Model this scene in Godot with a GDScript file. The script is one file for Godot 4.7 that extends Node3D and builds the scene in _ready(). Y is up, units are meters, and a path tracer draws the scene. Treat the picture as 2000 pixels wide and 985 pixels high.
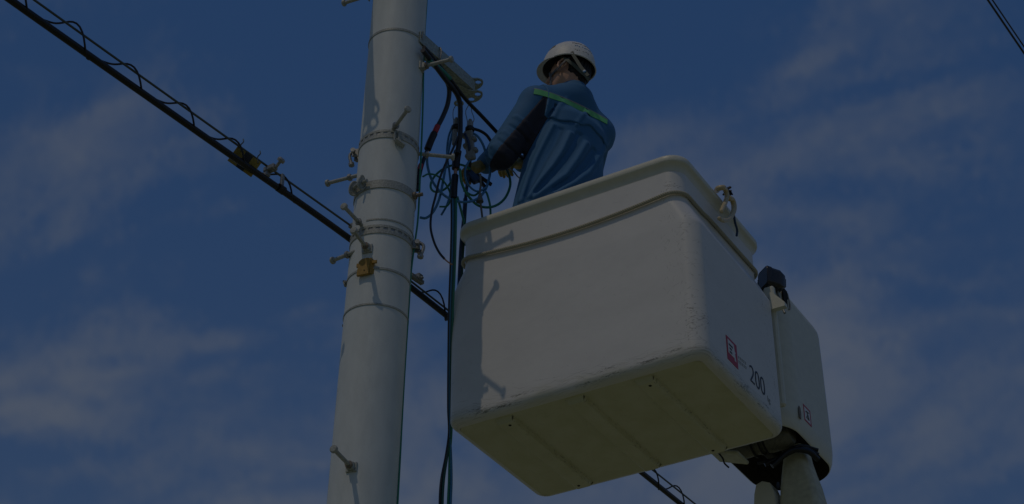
extends Node3D
# ---------------------------------------------------------------- camera numbers (photo is 2000 x 985)
const SKY_A := 11.0
const SKY_B := 4.0
const F := 3600.0
const PITCH := 33.7
const ROLL := 1.66
const EYE := Vector3(0, 1.6, 0)
var cam_basis: Basis
var M := {}
var rng := RandomNumberGenerator.new()
var used := {}
var pole_axis := Vector3(-0.566, 0, -6.64)
# bucket frame
var bk: Transform3D

# ---------------------------------------------------------------- pixel helpers: a pixel gives a direction, the depth comes from what the thing touches
func ray(x: float, y: float) -> Vector3:
	return (cam_basis * Vector3((x - 1000.0) / F, -(y - 492.5) / F, -1.0)).normalized()
func P(x: float, y: float, depth: float) -> Vector3:
	var d := ray(x, y)
	return EYE + d * (-depth / d.z)
func on_height(x: float, y: float, h: float) -> Vector3:
	var d := ray(x, y)
	return EYE + d * ((h - EYE.y) / d.y)
func pole_r(y: float) -> float:
	return 0.1294 + (7.447 - y) * 0.0037
func on_pole(x: float, y: float, extra := 0.0) -> Vector3:
	var d := ray(x, y)
	var best := 1e9
	var bp := Vector3.ZERO
	var t := 6.5
	while t < 10.5:
		var p := EYE + d * t
		var q := Vector2(p.x - pole_axis.x, p.z - pole_axis.z).length() - (pole_r(p.y) + extra)
		if q <= 0.0: return p
		if q < best:
			best = q; bp = p
		t += 0.003
	return bp

# ---------------------------------------------------------------- scene helpers
func numbered(n: String) -> String:
	if not used.has(n):
		used[n] = 0
		return n
	used[n] += 1
	return "%s_%03d" % [n, used[n]]
func tag(o: Node3D, label: String, category: String, group := "") -> Node3D:
	o.set_meta("label", label); o.set_meta("category", category)
	if group: o.set_meta("group", group)
	return o
func thing(called: String, label: String, category: String, at := Vector3.ZERO, group := "") -> Node3D:
	var o := Node3D.new()
	o.name = numbered(called)
	add_child(o)
	o.position = at
	return tag(o, label, category, group)
func new_st() -> SurfaceTool:
	var st := SurfaceTool.new()
	st.begin(Mesh.PRIMITIVE_TRIANGLES)
	return st
# world = the shapes in st are in world coordinates; the node moves them into its parent's frame
func obj(called: String, st: SurfaceTool, m: Material, parent: Node = self, world := true) -> MeshInstance3D:
	var o := MeshInstance3D.new()
	o.mesh = st.commit()
	o.material_override = m
	o.name = numbered(called) if parent == self else called
	parent.add_child(o, true)
	if world and parent is Node3D and parent != self:
		o.global_transform = Transform3D()
	o.cast_shadow = GeometryInstance3D.SHADOW_CASTING_SETTING_ON
	return o

func tri(st: SurfaceTool, a: Vector3, b: Vector3, c: Vector3, na: Vector3, nb: Vector3, nc: Vector3, ua := Vector2.ZERO, ub := Vector2.ZERO, uc := Vector2.ZERO) -> void:
	if (b - a).cross(c - a).dot(na + nb + nc) > 0.0:
		var t := b; b = c; c = t
		t = nb; nb = nc; nc = t
		var u := ub; ub = uc; uc = u
	st.set_normal(na); st.set_uv(ua); st.add_vertex(a)
	st.set_normal(nb); st.set_uv(ub); st.add_vertex(b)
	st.set_normal(nc); st.set_uv(uc); st.add_vertex(c)
func quad(st: SurfaceTool, p: Array, n: Array, u: Array = []) -> void:
	if u.is_empty(): u = [Vector2(0, 0), Vector2(1, 0), Vector2(1, 1), Vector2(0, 1)]
	tri(st, p[0], p[1], p[2], n[0], n[1], n[2], u[0], u[1], u[2])
	tri(st, p[0], p[2], p[3], n[0], n[2], n[3], u[0], u[2], u[3])
func flat(st: SurfaceTool, p: Array, away: Vector3) -> void:
	var n: Vector3 = (p[1] - p[0]).cross(p[2] - p[0]).normalized()
	if n.dot(p[0] - away) < 0: n = -n
	for i in range(1, p.size() - 1):
		tri(st, p[0], p[i], p[i + 1], n, n, n)

# a box with chamfered edges, in frame t, half sizes h
func cbox(st: SurfaceTool, t: Transform3D, h: Vector3, b := 0.003) -> void:
	b = min(b, min(h.x, min(h.y, h.z)) * 0.9)
	var i := Vector3(h.x - b, h.y - b, h.z - b)
	var c := t.origin
	for ax in 3:
		for s in [-1.0, 1.0]:
			var pts := []
			var u := (ax + 1) % 3
			var v := (ax + 2) % 3
			for k in [[-1, -1], [1, -1], [1, 1], [-1, 1]]:
				var q := Vector3.ZERO
				q[ax] = h[ax] * s; q[u] = i[u] * k[0]; q[v] = i[v] * k[1]
				pts.append(t * q)
			flat(st, pts, c)
	for ax in 3:
		var u := (ax + 1) % 3
		var v := (ax + 2) % 3
		for su in [-1.0, 1.0]:
			for sv in [-1.0, 1.0]:
				var pts := []
				for k in [-1.0, 1.0]:
					var q := Vector3.ZERO
					q[ax] = i[ax] * k; q[u] = h[u] * su; q[v] = i[v] * sv
					pts.append(t * q)
				for k in [1.0, -1.0]:
					var q := Vector3.ZERO
					q[ax] = i[ax] * k; q[u] = i[u] * su; q[v] = h[v] * sv
					pts.append(t * q)
				flat(st, pts, c)
	for sx in [-1.0, 1.0]:
		for sy in [-1.0, 1.0]:
			for sz in [-1.0, 1.0]:
				flat(st, [t * Vector3(h.x * sx, i.y * sy, i.z * sz), t * Vector3(i.x * sx, h.y * sy, i.z * sz), t * Vector3(i.x * sx, i.y * sy, h.z * sz)], c)

func smooth_path(pts: Array, step := 0.02) -> PackedVector3Array:
	var c := Curve3D.new()
	c.bake_interval = step
	for i in pts.size():
		var a: Vector3 = pts[max(i - 1, 0)]
		var b: Vector3 = pts[min(i + 1, pts.size() - 1)]
		var m: Vector3 = (b - a)
		var lo: float = (pts[i] - a).length()
		var hi: float = (b - pts[i]).length()
		var s: float = max(m.length(), 1e-5)
		c.add_point(pts[i], -m / s * lo / 3.0, m / s * hi / 3.0)
	return c.get_baked_points()

func frame_y(a: Vector3, b: Vector3) -> Transform3D:   # y runs from a to b, origin a
	var y := (b - a).normalized()
	var x := y.cross(Vector3(0.31, 0.2, 0.93)).normalized()
	return Transform3D(Basis(x, y, x.cross(y)), a)

func tube(st: SurfaceTool, pts: PackedVector3Array, r: float, sides := 8, closed := false, r_end := -1.0) -> void:
	var n := pts.size()
	if n < 2: return
	if r_end < 0: r_end = r
	var side := Vector3.ZERO
	var rings := []
	var norms := []
	for i in n:
		var d: Vector3
		if closed: d = (pts[(i + 1) % n] - pts[(i - 1 + n) % n]).normalized()
		else: d = (pts[min(i + 1, n - 1)] - pts[max(i - 1, 0)]).normalized()
		if i == 0:
			side = d.cross(Vector3.UP if abs(d.y) < 0.9 else Vector3.RIGHT).normalized()
		else:
			side = (side - d * side.dot(d)).normalized()
		var up := d.cross(side)
		var rr: float = lerp(r, r_end, float(i) / (n - 1))
		var ring := []
		var nn := []
		for k in sides:
			var a := TAU * k / sides
			var v := side * cos(a) + up * sin(a)
			nn.append(v); ring.append(pts[i] + v * rr)
		rings.append(ring); norms.append(nn)
	for i in (n if closed else n - 1):
		var j := (i + 1) % n
		for k in sides:
			var l := (k + 1) % sides
			quad(st, [rings[i][k], rings[i][l], rings[j][l], rings[j][k]], [norms[i][k], norms[i][l], norms[j][l], norms[j][k]])
	if not closed:
		for e in [0, n - 1]:
			var d: Vector3 = (pts[0] - pts[1]).normalized() if e == 0 else (pts[n - 1] - pts[n - 2]).normalized()
			for k in sides:
				tri(st, pts[e], rings[e][k], rings[e][(k + 1) % sides], d, d, d)

func rod(st: SurfaceTool, a: Vector3, b: Vector3, r: float, sides := 12, r2 := -1.0) -> void:
	tube(st, PackedVector3Array([a, b]), r, sides, false, r2)

# lathe: profile of Vector2(radius, y) turned round the y axis of frame t; hard edges where the profile bends by more than 40 degrees
func lathe(st: SurfaceTool, t: Transform3D, prof: Array, seg := 24, from := 0.0, to := TAU) -> void:
	var n := prof.size()
	for i in n - 1:
		var a: Vector2 = prof[i]
		var b: Vector2 = prof[i + 1]
		if a.distance_to(b) < 1e-6: continue
		var nn := Vector2(b.y - a.y, a.x - b.x).normalized()
		var na := nn
		var nb := nn
		if i > 0:
			var z: Vector2 = prof[i - 1]
			var m := Vector2(a.y - z.y, z.x - a.x).normalized()
			if m.dot(nn) > 0.76: na = (m + nn).normalized()
		if i < n - 2:
			var z: Vector2 = prof[i + 2]
			var m := Vector2(z.y - b.y, b.x - z.x).normalized()
			if m.dot(nn) > 0.76: nb = (m + nn).normalized()
		for k in seg:
			var p := from + (to - from) * k / seg
			var q := from + (to - from) * (k + 1) / seg
			var d1 := Vector3(cos(p), 0, sin(p))
			var d2 := Vector3(cos(q), 0, sin(q))
			var pa := t * (d1 * a.x + Vector3(0, a.y, 0))
			var pb := t * (d2 * a.x + Vector3(0, a.y, 0))
			var pc := t * (d2 * b.x + Vector3(0, b.y, 0))
			var pd := t * (d1 * b.x + Vector3(0, b.y, 0))
			var B := t.basis.orthonormalized()
			quad(st, [pa, pb, pc, pd], [B * (d1 * na.x + Vector3(0, na.y, 0)), B * (d2 * na.x + Vector3(0, na.y, 0)), B * (d2 * nb.x + Vector3(0, nb.y, 0)), B * (d1 * nb.x + Vector3(0, nb.y, 0))],
				[Vector2(float(k) / seg, a.y), Vector2(float(k + 1) / seg, a.y), Vector2(float(k + 1) / seg, b.y), Vector2(float(k) / seg, b.y)])

# flat plate from a 2-D outline (with holes), thickness th, in frame t (outline in x,y)
func plate(st: SurfaceTool, t: Transform3D, outline: PackedVector2Array, th: float, holes: Array = []) -> void:
	var poly := outline
	for h in holes:
		poly = bridge(poly, h)
	var idx := Geometry2D.triangulate_polygon(poly)
	var nz := t.basis.z.normalized()
	for s in [-0.5, 0.5]:
		var n: Vector3 = nz * sign(s)
		for i in range(0, idx.size(), 3):
			var q := []
			for k in 3:
				var v := poly[idx[i + k]]
				q.append(t * Vector3(v.x, v.y, th * s))
			tri(st, q[0], q[1], q[2], n, n, n)
	for loop in [outline] + holes:
		var L: PackedVector2Array = loop
		for i in L.size():
			var a := L[i]
			var b := L[(i + 1) % L.size()]
			var e := (b - a).normalized()
			var n := t.basis * Vector3(e.y, -e.x, 0)
			quad(st, [t * Vector3(a.x, a.y, -th / 2), t * Vector3(b.x, b.y, -th / 2), t * Vector3(b.x, b.y, th / 2), t * Vector3(a.x, a.y, th / 2)], [n, n, n, n])
func bridge(poly: PackedVector2Array, hole: PackedVector2Array) -> PackedVector2Array:
	var bi := 0
	var bj := 0
	var bd := 1e9
	for i in poly.size():
		for j in hole.size():
			var d := poly[i].distance_to(hole[j])
			if d < bd:
				bd = d; bi = i; bj = j
	var h := hole
	if Geometry2D.is_polygon_clockwise(poly) == Geometry2D.is_polygon_clockwise(hole):
		h.reverse(); bj = h.size() - 1 - bj
	var out := PackedVector2Array()
	for i in bi + 1: out.append(poly[i])
	for j in h.size() + 1: out.append(h[(bj + j) % h.size()])
	for i in range(bi, poly.size()): out.append(poly[i])
	return out
func circle2(c: Vector2, rx: float, ry: float, n := 20, turn := 0.0) -> PackedVector2Array:
	var o := PackedVector2Array()
	for i in n:
		var a := TAU * i / n
		o.append(c + Vector2(cos(a) * rx, sin(a) * ry).rotated(turn))
	return o

# ring of a rounded rectangle in the x,z plane
func rrect(hx: float, hz: float, r: float, y: float, arc := 8, along := 6) -> Array:   # array of [point, outward normal]
	var o := []
	r = max(r, 0.002)
	var cs := [Vector2(hx - r, hz - r), Vector2(-hx + r, hz - r), Vector2(-hx + r, -hz + r), Vector2(hx - r, -hz + r)]
	for c in 4:
		for k in arc + 1:
			var a := PI / 2 * c + PI / 2 * k / arc
			var n := Vector2(cos(a), sin(a))
			o.append([Vector3(cs[c].x + n.x * r, y, cs[c].y + n.y * r), Vector3(n.x, 0, n.y)])
		var p0: Array = o[o.size() - 1]
		var a1 := PI / 2 * (c + 1)
		var n1 := Vector2(cos(a1), sin(a1))
		var nx: Vector2 = cs[(c + 1) % 4] + n1 * r
		for k in range(1, along):
			o.append([p0[0].lerp(Vector3(nx.x, y, nx.y), float(k) / along), p0[1]])
	return o
# loft of rounded rectangles: prof items are Vector2(inset, y) read bottom to top on the outside
func loft(st: SurfaceTool, t: Transform3D, hx: float, hz: float, r: float, prof: Array, arc := 8, along := 6, zs := 1.0) -> void:
	var rings := []
	for p in prof:
		var iz: float = p.x if p.y < 0.5 else p.x * zs
		rings.append(rrect(hx - p.x, hz - iz, r - (p.x if p.y < 0.5 or zs == 1.0 else 0.0), p.y, arc, along))
	var per := [0.0]
	for k in rings[0].size(): per.append(per[k] + rings[0][k][0].distance_to(rings[0][(k + 1) % rings[0].size()][0]))
	var len := [0.0]
	for i in prof.size() - 1: len.append(len[i] + prof[i].distance_to(prof[i + 1]))
	var nm := []
	for i in prof.size():
		var a: Vector2 = prof[max(i - 1, 0)]
		var b: Vector2 = prof[min(i + 1, prof.size() - 1)]
		var e := (b - a).normalized()
		nm.append(Vector2(e.y, e.x))     # outward share, up share
	var m: int = rings[0].size()
	for i in prof.size() - 1:
		for k in m:
			var l := (k + 1) % m
			var q := []
			var nn := []
			for w in [[i, k], [i, l], [i + 1, l], [i + 1, k]]:
				q.append(t * rings[w[0]][w[1]][0])
				var o: Vector3 = rings[w[0]][w[1]][1]
				var share: float = 1.0 if prof[w[0]].y < 0.5 else o.x * o.x + o.z * o.z * zs
				nn.append(t.basis * (o * nm[w[0]].x + Vector3(0, nm[w[0]].y * share, 0)).normalized())
			quad(st, q, nn, [Vector2(per[k] / per[m], len[i] / len[-1]), Vector2(per[k + 1] / per[m], len[i] / len[-1]), Vector2(per[k + 1] / per[m], len[i + 1] / len[-1]), Vector2(per[k] / per[m], len[i + 1] / len[-1])])

# ---------------------------------------------------------------- surface nets
func nets(st: SurfaceTool, sdf: Callable, lo: Vector3, hi: Vector3, cell: float, colour = null) -> void:
	var n := Vector3i(((hi - lo) / cell).ceil()) + Vector3i.ONE
	var sx := 1
	var sy := n.x
	var sz := n.x * n.y
	var val := PackedFloat32Array()
	val.resize(n.x * n.y * n.z)
	val.fill(1e9)
	var vid := PackedInt32Array()
	vid.resize(val.size())
	vid.fill(-1)
	var vp := PackedVector3Array()
	var cells := PackedInt32Array()
	var B := 5
	var reach := B * cell * 0.87 * 1.5 + cell
	var corner := [0, sx, sy, sx + sy, sz, sx + sz, sy + sz, sx + sy + sz]
	var edges := [[0, 1], [2, 3], [4, 5], [6, 7], [0, 2], [1, 3], [4, 6], [5, 7], [0, 4], [1, 5], [2, 6], [3, 7]]
	var off := [Vector3(0, 0, 0), Vector3(1, 0, 0), Vector3(0, 1, 0), Vector3(1, 1, 0), Vector3(0, 0, 1), Vector3(1, 0, 1), Vector3(0, 1, 1), Vector3(1, 1, 1)]
	for bz in range(0, n.z - 1, B):
		for by in range(0, n.y - 1, B):
			for bx in range(0, n.x - 1, B):
				var mid := lo + (Vector3(bx, by, bz) + Vector3.ONE * B * 0.5) * cell
				if abs(sdf.call(mid)) > reach: continue
				for z in range(bz, min(bz + B, n.z - 1)):
					for y in range(by, min(by + B, n.y - 1)):
						for x in range(bx, min(bx + B, n.x - 1)):
							var base := x + y * sy + z * sz
							var d := [0.0, 0.0, 0.0, 0.0, 0.0, 0.0, 0.0, 0.0]
							var neg := 0
							for k in 8:
								var id: int = base + corner[k]
								var v := val[id]
								if v > 1e8:
									v = sdf.call(lo + (Vector3(x, y, z) + off[k]) * cell)
									val[id] = v
								d[k] = v
								if v < 0.0: neg += 1
							if neg == 0 or neg == 8: continue
							var s := Vector3.ZERO
							var c := 0
							for e in edges:
								var a: float = d[e[0]]
								var b: float = d[e[1]]
								if (a < 0.0) != (b < 0.0):
									s += (off[e[0]] as Vector3).lerp(off[e[1]], a / (a - b))
									c += 1
							vid[base] = vp.size()
							vp.append(lo + (Vector3(x, y, z) + s / c) * cell)
							cells.append(base)
	var vn := PackedVector3Array()
	var h := cell * 0.7
	var k1 := Vector3(1, -1, -1) * h
	var k2 := Vector3(-1, -1, 1) * h
	var k3 := Vector3(-1, 1, -1) * h
	var k4 := Vector3(1, 1, 1) * h
	for p in vp:
		vn.append((k1 * (sdf.call(p + k1) as float) + k2 * (sdf.call(p + k2) as float) + k3 * (sdf.call(p + k3) as float) + k4 * (sdf.call(p + k4) as float)).normalized())
	var vc := []
	if colour != null:
		for i in vp.size(): vc.append(colour.call(vp[i], vn[i]))
	for i in vp.size():
		st.set_normal(vn[i])
		if colour != null: st.set_color(vc[i])
		st.set_uv(Vector2(vp[i].x + vp[i].z, vp[i].y))
		st.add_vertex(vp[i])
	for i in cells.size():
		var b := cells[i]
		for ax in 3:
			var da: int = [sx, sy, sz][ax]
			var du: int = [sy, sz, sx][ax]
			var dv: int = [sz, sx, sy][ax]
			if (val[b] < 0.0) == (val[b + da] < 0.0): continue
			if b - du - dv < 0: continue
			var q := [vid[b], vid[b - du], vid[b - du - dv], vid[b - dv]]
			if q.min() < 0: continue
			if val[b] < 0.0: q.reverse()
			for k in [0, 1, 2, 0, 2, 3]: st.add_index(q[k])

# tapered capsule
func cap(p: Vector3, a: Vector3, b: Vector3, ra: float, rb: float) -> float:
	var ab := b - a
	var t: float = clamp((p - a).dot(ab) / ab.length_squared(), 0.0, 1.0)
	return (p - a - ab * t).length() - lerp(ra, rb, t)
func smin(a: float, b: float, k: float) -> float:
	var h: float = max(k - abs(a - b), 0.0) / k
	return min(a, b) - h * h * k * 0.25

# ---------------------------------------------------------------- materials
func lin(r: float, g: float, b: float) -> Color:
	return Color(r, g, b).linear_to_srgb()
func noise_tex(freq: float, lo: float, hi: float, sd: int, oct := 4, size := 512, normal := false, strength := 4.0) -> NoiseTexture2D:
	var t := NoiseTexture2D.new()
	var n := FastNoiseLite.new()
	n.seed = sd; n.frequency = freq; n.fractal_octaves = oct
	n.noise_type = FastNoiseLite.TYPE_SIMPLEX_SMOOTH
	t.noise = n; t.width = size; t.height = size; t.seamless = true
	if normal:
		t.as_normal_map = true; t.bump_strength = strength
	else:
		var g := Gradient.new()
		g.set_color(0, Color(lo, lo, lo)); g.set_color(1, Color(hi, hi, hi))
		t.color_ramp = g
	return t
func mat(called: String, c: Color, rough := 0.6, metal := 0.0, tex: Texture2D = null, scale := Vector3.ONE, bump: Texture2D = null, bump_scale := 0.3) -> StandardMaterial3D:
	var m := StandardMaterial3D.new()
	m.albedo_color = c; m.roughness = rough; m.metallic = metal
	if tex or bump:
		m.uv1_triplanar = true
		m.uv1_scale = scale
		if tex: m.albedo_texture = tex
		if bump:
			m.normal_enabled = true; m.normal_texture = bump; m.normal_scale = bump_scale
	M[called] = m
	return m

func make_materials() -> void:
	var soft := noise_tex(0.012, 0.82, 1.0, 3)
	var spots := noise_tex(0.03, 0.68, 1.0, 5, 5)
	var grit := noise_tex(0.08, 0.8, 1.0, 9, 4)
	var bump := noise_tex(0.06, 0, 1, 11, 4, 512, true, 3.0)
	mat("pole", lin(0.70, 0.75, 0.745), 0.6, 0.0, noise_tex(0.012, 0.93, 1.0, 3), Vector3(3.0, 0.8, 3.0), bump, 0.1)
	mat("galv", lin(0.47, 0.48, 0.46), 0.48, 0.55, spots, Vector3(6, 6, 6), bump, 0.15)
	mat("painted_steel", lin(0.57, 0.59, 0.54), 0.5, 0.1, spots, Vector3(6, 6, 6), bump, 0.12)
	mat("arm_steel", lin(0.55, 0.62, 0.56), 0.45, 0.3, spots, Vector3(4, 4, 4), bump, 0.12)
	mat("rusty_steel", lin(0.34, 0.29, 0.23), 0.7, 0.3, spots, Vector3(9, 9, 9))
	mat("black_rubber", lin(0.014, 0.014, 0.016), 0.42, 0.0, grit, Vector3(5, 5, 5))
	mat("grey_rubber", lin(0.035, 0.037, 0.042), 0.4, 0.0, grit, Vector3(5, 5, 5))
	mat("wire_green", lin(0.03, 0.23, 0.15), 0.38)
	mat("dark_green", lin(0.02, 0.10, 0.085), 0.4)
	mat("wire_blue", lin(0.055, 0.22, 0.44), 0.38)
	mat("dark_blue", lin(0.018, 0.05, 0.12), 0.45)
	mat("messenger", lin(0.10, 0.12, 0.115), 0.5, 0.4)
	mat("red_tape", lin(0.45, 0.03, 0.045), 0.45)
	mat("copper", lin(0.55, 0.30, 0.20), 0.4, 0.7)
	mat("porcelain", lin(0.40, 0.42, 0.41), 0.3, 0.0, spots, Vector3(8, 8, 8))
	mat("tag_yellow", lin(0.52, 0.30, 0.035), 0.5, 0.0, spots, Vector3(7, 7, 7))
	mat("plate_yellow", lin(0.42, 0.33, 0.08), 0.5, 0.0, spots, Vector3(7, 7, 7))
	mat("ivory", lin(0.74, 0.73, 0.61), 0.42, 0.0, noise_tex(0.02, 0.94, 1.0, 15), Vector3(2, 2, 2), bump, 0.06)
	mat("ivory_dirty", lin(0.66, 0.65, 0.49), 0.5, 0.0, soft, Vector3(4, 4, 4), bump, 0.1)
	mat("hook_ivory", lin(0.74, 0.60, 0.35), 0.35, 0.0, soft, Vector3(8, 8, 8))
	mat("rope", lin(0.62, 0.58, 0.44), 0.85, 0.0, grit, Vector3(14, 14, 14))
	mat("grey_cord", lin(0.22, 0.22, 0.21), 0.85, 0.0, grit, Vector3(14, 14, 14))
	mat("dark_metal", lin(0.05, 0.047, 0.045), 0.55, 0.4, spots, Vector3(5, 5, 5))
	mat("lamp_black", lin(0.05, 0.05, 0.052), 0.22, 0.0, spots, Vector3(4, 4, 4))
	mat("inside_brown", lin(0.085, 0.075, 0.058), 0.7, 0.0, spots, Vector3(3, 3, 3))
	mat("actuator", lin(0.24, 0.23, 0.175), 0.5, 0.1, spots, Vector3(4, 4, 4))
	mat("hole", lin(0.01, 0.01, 0.01), 0.9)
	mat("red_print", lin(0.48, 0.018, 0.045), 0.4)
	mat("white_print", lin(0.78, 0.77, 0.75), 0.4)
	mat("ink", lin(0.02, 0.03, 0.05), 0.5)
	mat("faded_ink", lin(0.33, 0.36, 0.37), 0.5)
	mat("skin", lin(0.58, 0.335, 0.22), 0.5)
	mat("hair", lin(0.012, 0.010, 0.009), 0.6, 0.0, null, Vector3.ONE)
	mat("helmet", lin(0.86, 0.85, 0.80), 0.5, 0.0, noise_tex(0.02, 0.86, 1.0, 21), Vector3(5, 5, 5))
	mat("helmet_inside", lin(0.16, 0.16, 0.15), 0.7)
	mat("strap_grey", lin(0.10, 0.105, 0.115), 0.6)
	mat("strap_olive", lin(0.11, 0.125, 0.095), 0.6)
	mat("lime", lin(0.16, 0.55, 0.21), 0.6)
	mat("reflective", lin(0.30, 0.32, 0.30), 0.45, 0.2)
	mat("glove", lin(0.50, 0.36, 0.10), 0.75, 0.0, grit, Vector3(12, 12, 12))
	mat("trousers", lin(0.10, 0.11, 0.13), 0.85, 0.0, grit, Vector3(12, 12, 12))
	mat("boot", lin(0.02, 0.02, 0.02), 0.5)
	mat("ground", lin(0.42, 0.42, 0.22), 0.95, 0.0, noise_tex(0.02, 0.75, 1.0, 31, 5), Vector3(0.15, 0.15, 0.15))
	var cloth := mat("jacket", lin(0.052, 0.19, 0.385), 0.78, 0.0, noise_tex(0.25, 0.88, 1.0, 41, 2), Vector3(9, 9, 9), noise_tex(0.3, 0, 1, 43, 2, 512, true, 2.0), 0.25)
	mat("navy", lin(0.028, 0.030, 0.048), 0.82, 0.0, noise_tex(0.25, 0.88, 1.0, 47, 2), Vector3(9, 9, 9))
	cloth.rim_enabled = true; cloth.rim = 0.25; cloth.rim_tint = 0.6

# one image of paint with grime, scuffs and scratches: marks come from strokes, each {at, dir, length, dark}
func scuffed(w: int, h: int, base: Color, stain: Color, stain_at: Callable, strokes: Callable, sd: int) -> ImageTexture:
	var n := FastNoiseLite.new()
	n.seed = sd; n.frequency = 0.012; n.fractal_octaves = 5
	var n2 := FastNoiseLite.new()
	n2.seed = sd + 1; n2.frequency = 0.05; n2.fractal_octaves = 3
	var im := Image.create(w, h, false, Image.FORMAT_RGB8)
	for y in h:
		for x in w:
			var k := n.get_noise_2d(x, y)
			var f := n2.get_noise_2d(x, y)
			var s: float = clamp(stain_at.call(float(x) / w, float(y) / h) * (0.75 + 1.3 * k + 0.5 * f), 0.0, 1.0)
			var c := base * (0.965 + 0.045 * k + 0.02 * f)
			im.set_pixel(x, y, c.lerp(stain * (0.95 + 0.1 * f), s).linear_to_srgb())
	strokes.call(im)
	return ImageTexture.create_from_image(im)
func stroke(im: Image, at: Vector2, dir: Vector2, length: float, c: Color, a: float, wob := 0.25) -> void:
	var w := im.get_width()
	var h := im.get_height()
	var p := at
	var d := dir.normalized()
	var i := 0.0
	while i < length:
		var x := posmod(int(p.x), w)
		var y := clampi(int(p.y), 0, h - 1)
		var t := a * (0.5 + 0.5 * rng.randf()) * sin(PI * clampf((i + 1.0) / (length + 1.0), 0.05, 0.95))
		im.set_pixel(x, y, im.get_pixel(x, y).lerp(c, t))
		d = d.rotated(rng.randf_range(-wob, wob))
		p += d
		i += 1.0
func scuff_material(called: String, tex: Texture2D, rough := 0.45) -> StandardMaterial3D:
	var m := StandardMaterial3D.new()
	m.albedo_texture = tex
	m.roughness = rough
	M[called] = m
	return m

# ---------------------------------------------------------------- sky
func make_sky() -> Sky:
	var W := 2048
	var H := 1024
	var a := FastNoiseLite.new()
	a.seed = 12; a.frequency = 1.0; a.fractal_octaves = 5; a.fractal_gain = 0.52
	a.noise_type = FastNoiseLite.TYPE_SIMPLEX_SMOOTH
	a.domain_warp_enabled = true; a.domain_warp_amplitude = 0.55; a.domain_warp_frequency = 0.9; a.domain_warp_fractal_octaves = 3
	var b := FastNoiseLite.new()
	b.seed = 77; b.frequency = 1.0; b.fractal_octaves = 3
	b.noise_type = FastNoiseLite.TYPE_SIMPLEX_SMOOTH
	var data := PackedFloat32Array()
	data.resize(W * H * 3)
	var i := 0
	for y in H:
		var el := PI / 2 - PI * (y + 0.5) / H
		var up := sin(el)
		var t := pow(clampf(1.0 - maxf(up, 0.0), 0.0, 1.0), 3.2)
		var base := Vector3(0.168, 0.48, 1.29).lerp(Vector3(1.15, 1.5, 1.9), t)
		if up < 0.0: base = Vector3(1.15, 1.5, 1.9)
		for x in W:
			var c := base
			if up > -0.02:
				var az := TAU * ((x + 0.5) / W) - PI
				var k := 1.0 / (maxf(up, 0.0) + 0.22)
				var px := sin(az) * cos(el) * k
				var pz := -cos(az) * cos(el) * k
				var u := px * 0.80 + pz * 0.6
				var v := -px * 0.6 + pz * 0.80
				var f := a.get_noise_3d(u * 2.6, v * 4.2, SKY_A) * 0.9 + b.get_noise_3d(px * 1.9, pz * 1.9, SKY_B) * 0.7
				var fine := a.get_noise_3d(u * 9.0, v * 16.0, 21.0)
				var cover := smoothstep(-0.16, 0.8, f + 0.18 * fine) * 0.82
				c = base.lerp(Vector3(0.92, 1.10, 1.48), cover)
			data[i] = c.x; data[i + 1] = c.y; data[i + 2] = c.z
			i += 3
	var im := Image.create_from_data(W, H, false, Image.FORMAT_RGBF, data.to_byte_array())
	var m := PanoramaSkyMaterial.new()
	m.panorama = ImageTexture.create_from_image(im)
	var s := Sky.new()
	s.sky_material = m
	return s

func _ready() -> void:
	rng.seed = 4
	# ------------------------------------------------ camera, sky, sun, exposure
	var cam := Camera3D.new()
	cam.name = "camera"
	add_child(cam)
	cam.position = EYE
	cam_basis = Basis(Vector3.RIGHT, deg_to_rad(PITCH)) * Basis(Vector3.BACK, deg_to_rad(ROLL))
	cam.basis = cam_basis
	cam.fov = rad_to_deg(2.0 * atan(492.5 / F))
	cam.near = 0.05
	cam.far = 3000.0
	cam.current = true
	var we := WorldEnvironment.new()
	we.name = "world_environment"
	var env := Environment.new()
	env.background_mode = Environment.BG_SKY
	env.sky = make_sky()
	env.tonemap_mode = Environment.TONE_MAPPER_LINEAR
	env.tonemap_exposure = 0.085
	env.sdfgi_enabled = true; env.ssao_enabled = true; env.ssil_enabled = true
	we.environment = env
	add_child(we)
	var sun := DirectionalLight3D.new()
	sun.name = "sun"
	add_child(sun)
	var az := deg_to_rad(41.0)
	var el := deg_to_rad(58.0)
	var to_sun := Vector3(-sin(az) * cos(el), sin(el), cos(az) * cos(el))
	sun.look_at_from_position(to_sun * 50.0, Vector3.ZERO, Vector3.UP)
	sun.light_energy = 1.35
	sun.light_color = Color(1.0, 0.93, 0.82)
	sun.light_angular_distance = 0.53
	sun.shadow_enabled = true
	# ------------------------------------------------ everything else
	make_materials()
	bk = Transform3D(Basis(Vector3.UP, deg_to_rad(-31.1)) * Basis(Vector3.RIGHT, deg_to_rad(0.69)) * Basis(Vector3.BACK, deg_to_rad(1.46)), Vector3(0.479, 5.4, -7.087))
	build_ground()
	build_pole()
	build_crossarm()
	build_aerial_cables()
	build_bucket()
	build_cover_and_boom()
	build_wires()
	build_person()
	build_bucket_gear()

func build_ground() -> void:
	var st := new_st()
	var R := 1500.0
	for k in 48:
		var a := TAU * k / 48
		var b := TAU * (k + 1) / 48
		tri(st, Vector3.ZERO, Vector3(cos(a) * R, 0, sin(a) * R), Vector3(cos(b) * R, 0, sin(b) * R), Vector3.UP, Vector3.UP, Vector3.UP)
	var g := obj("ground", st, M.ground)
	g.set_meta("kind", "structure")

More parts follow.
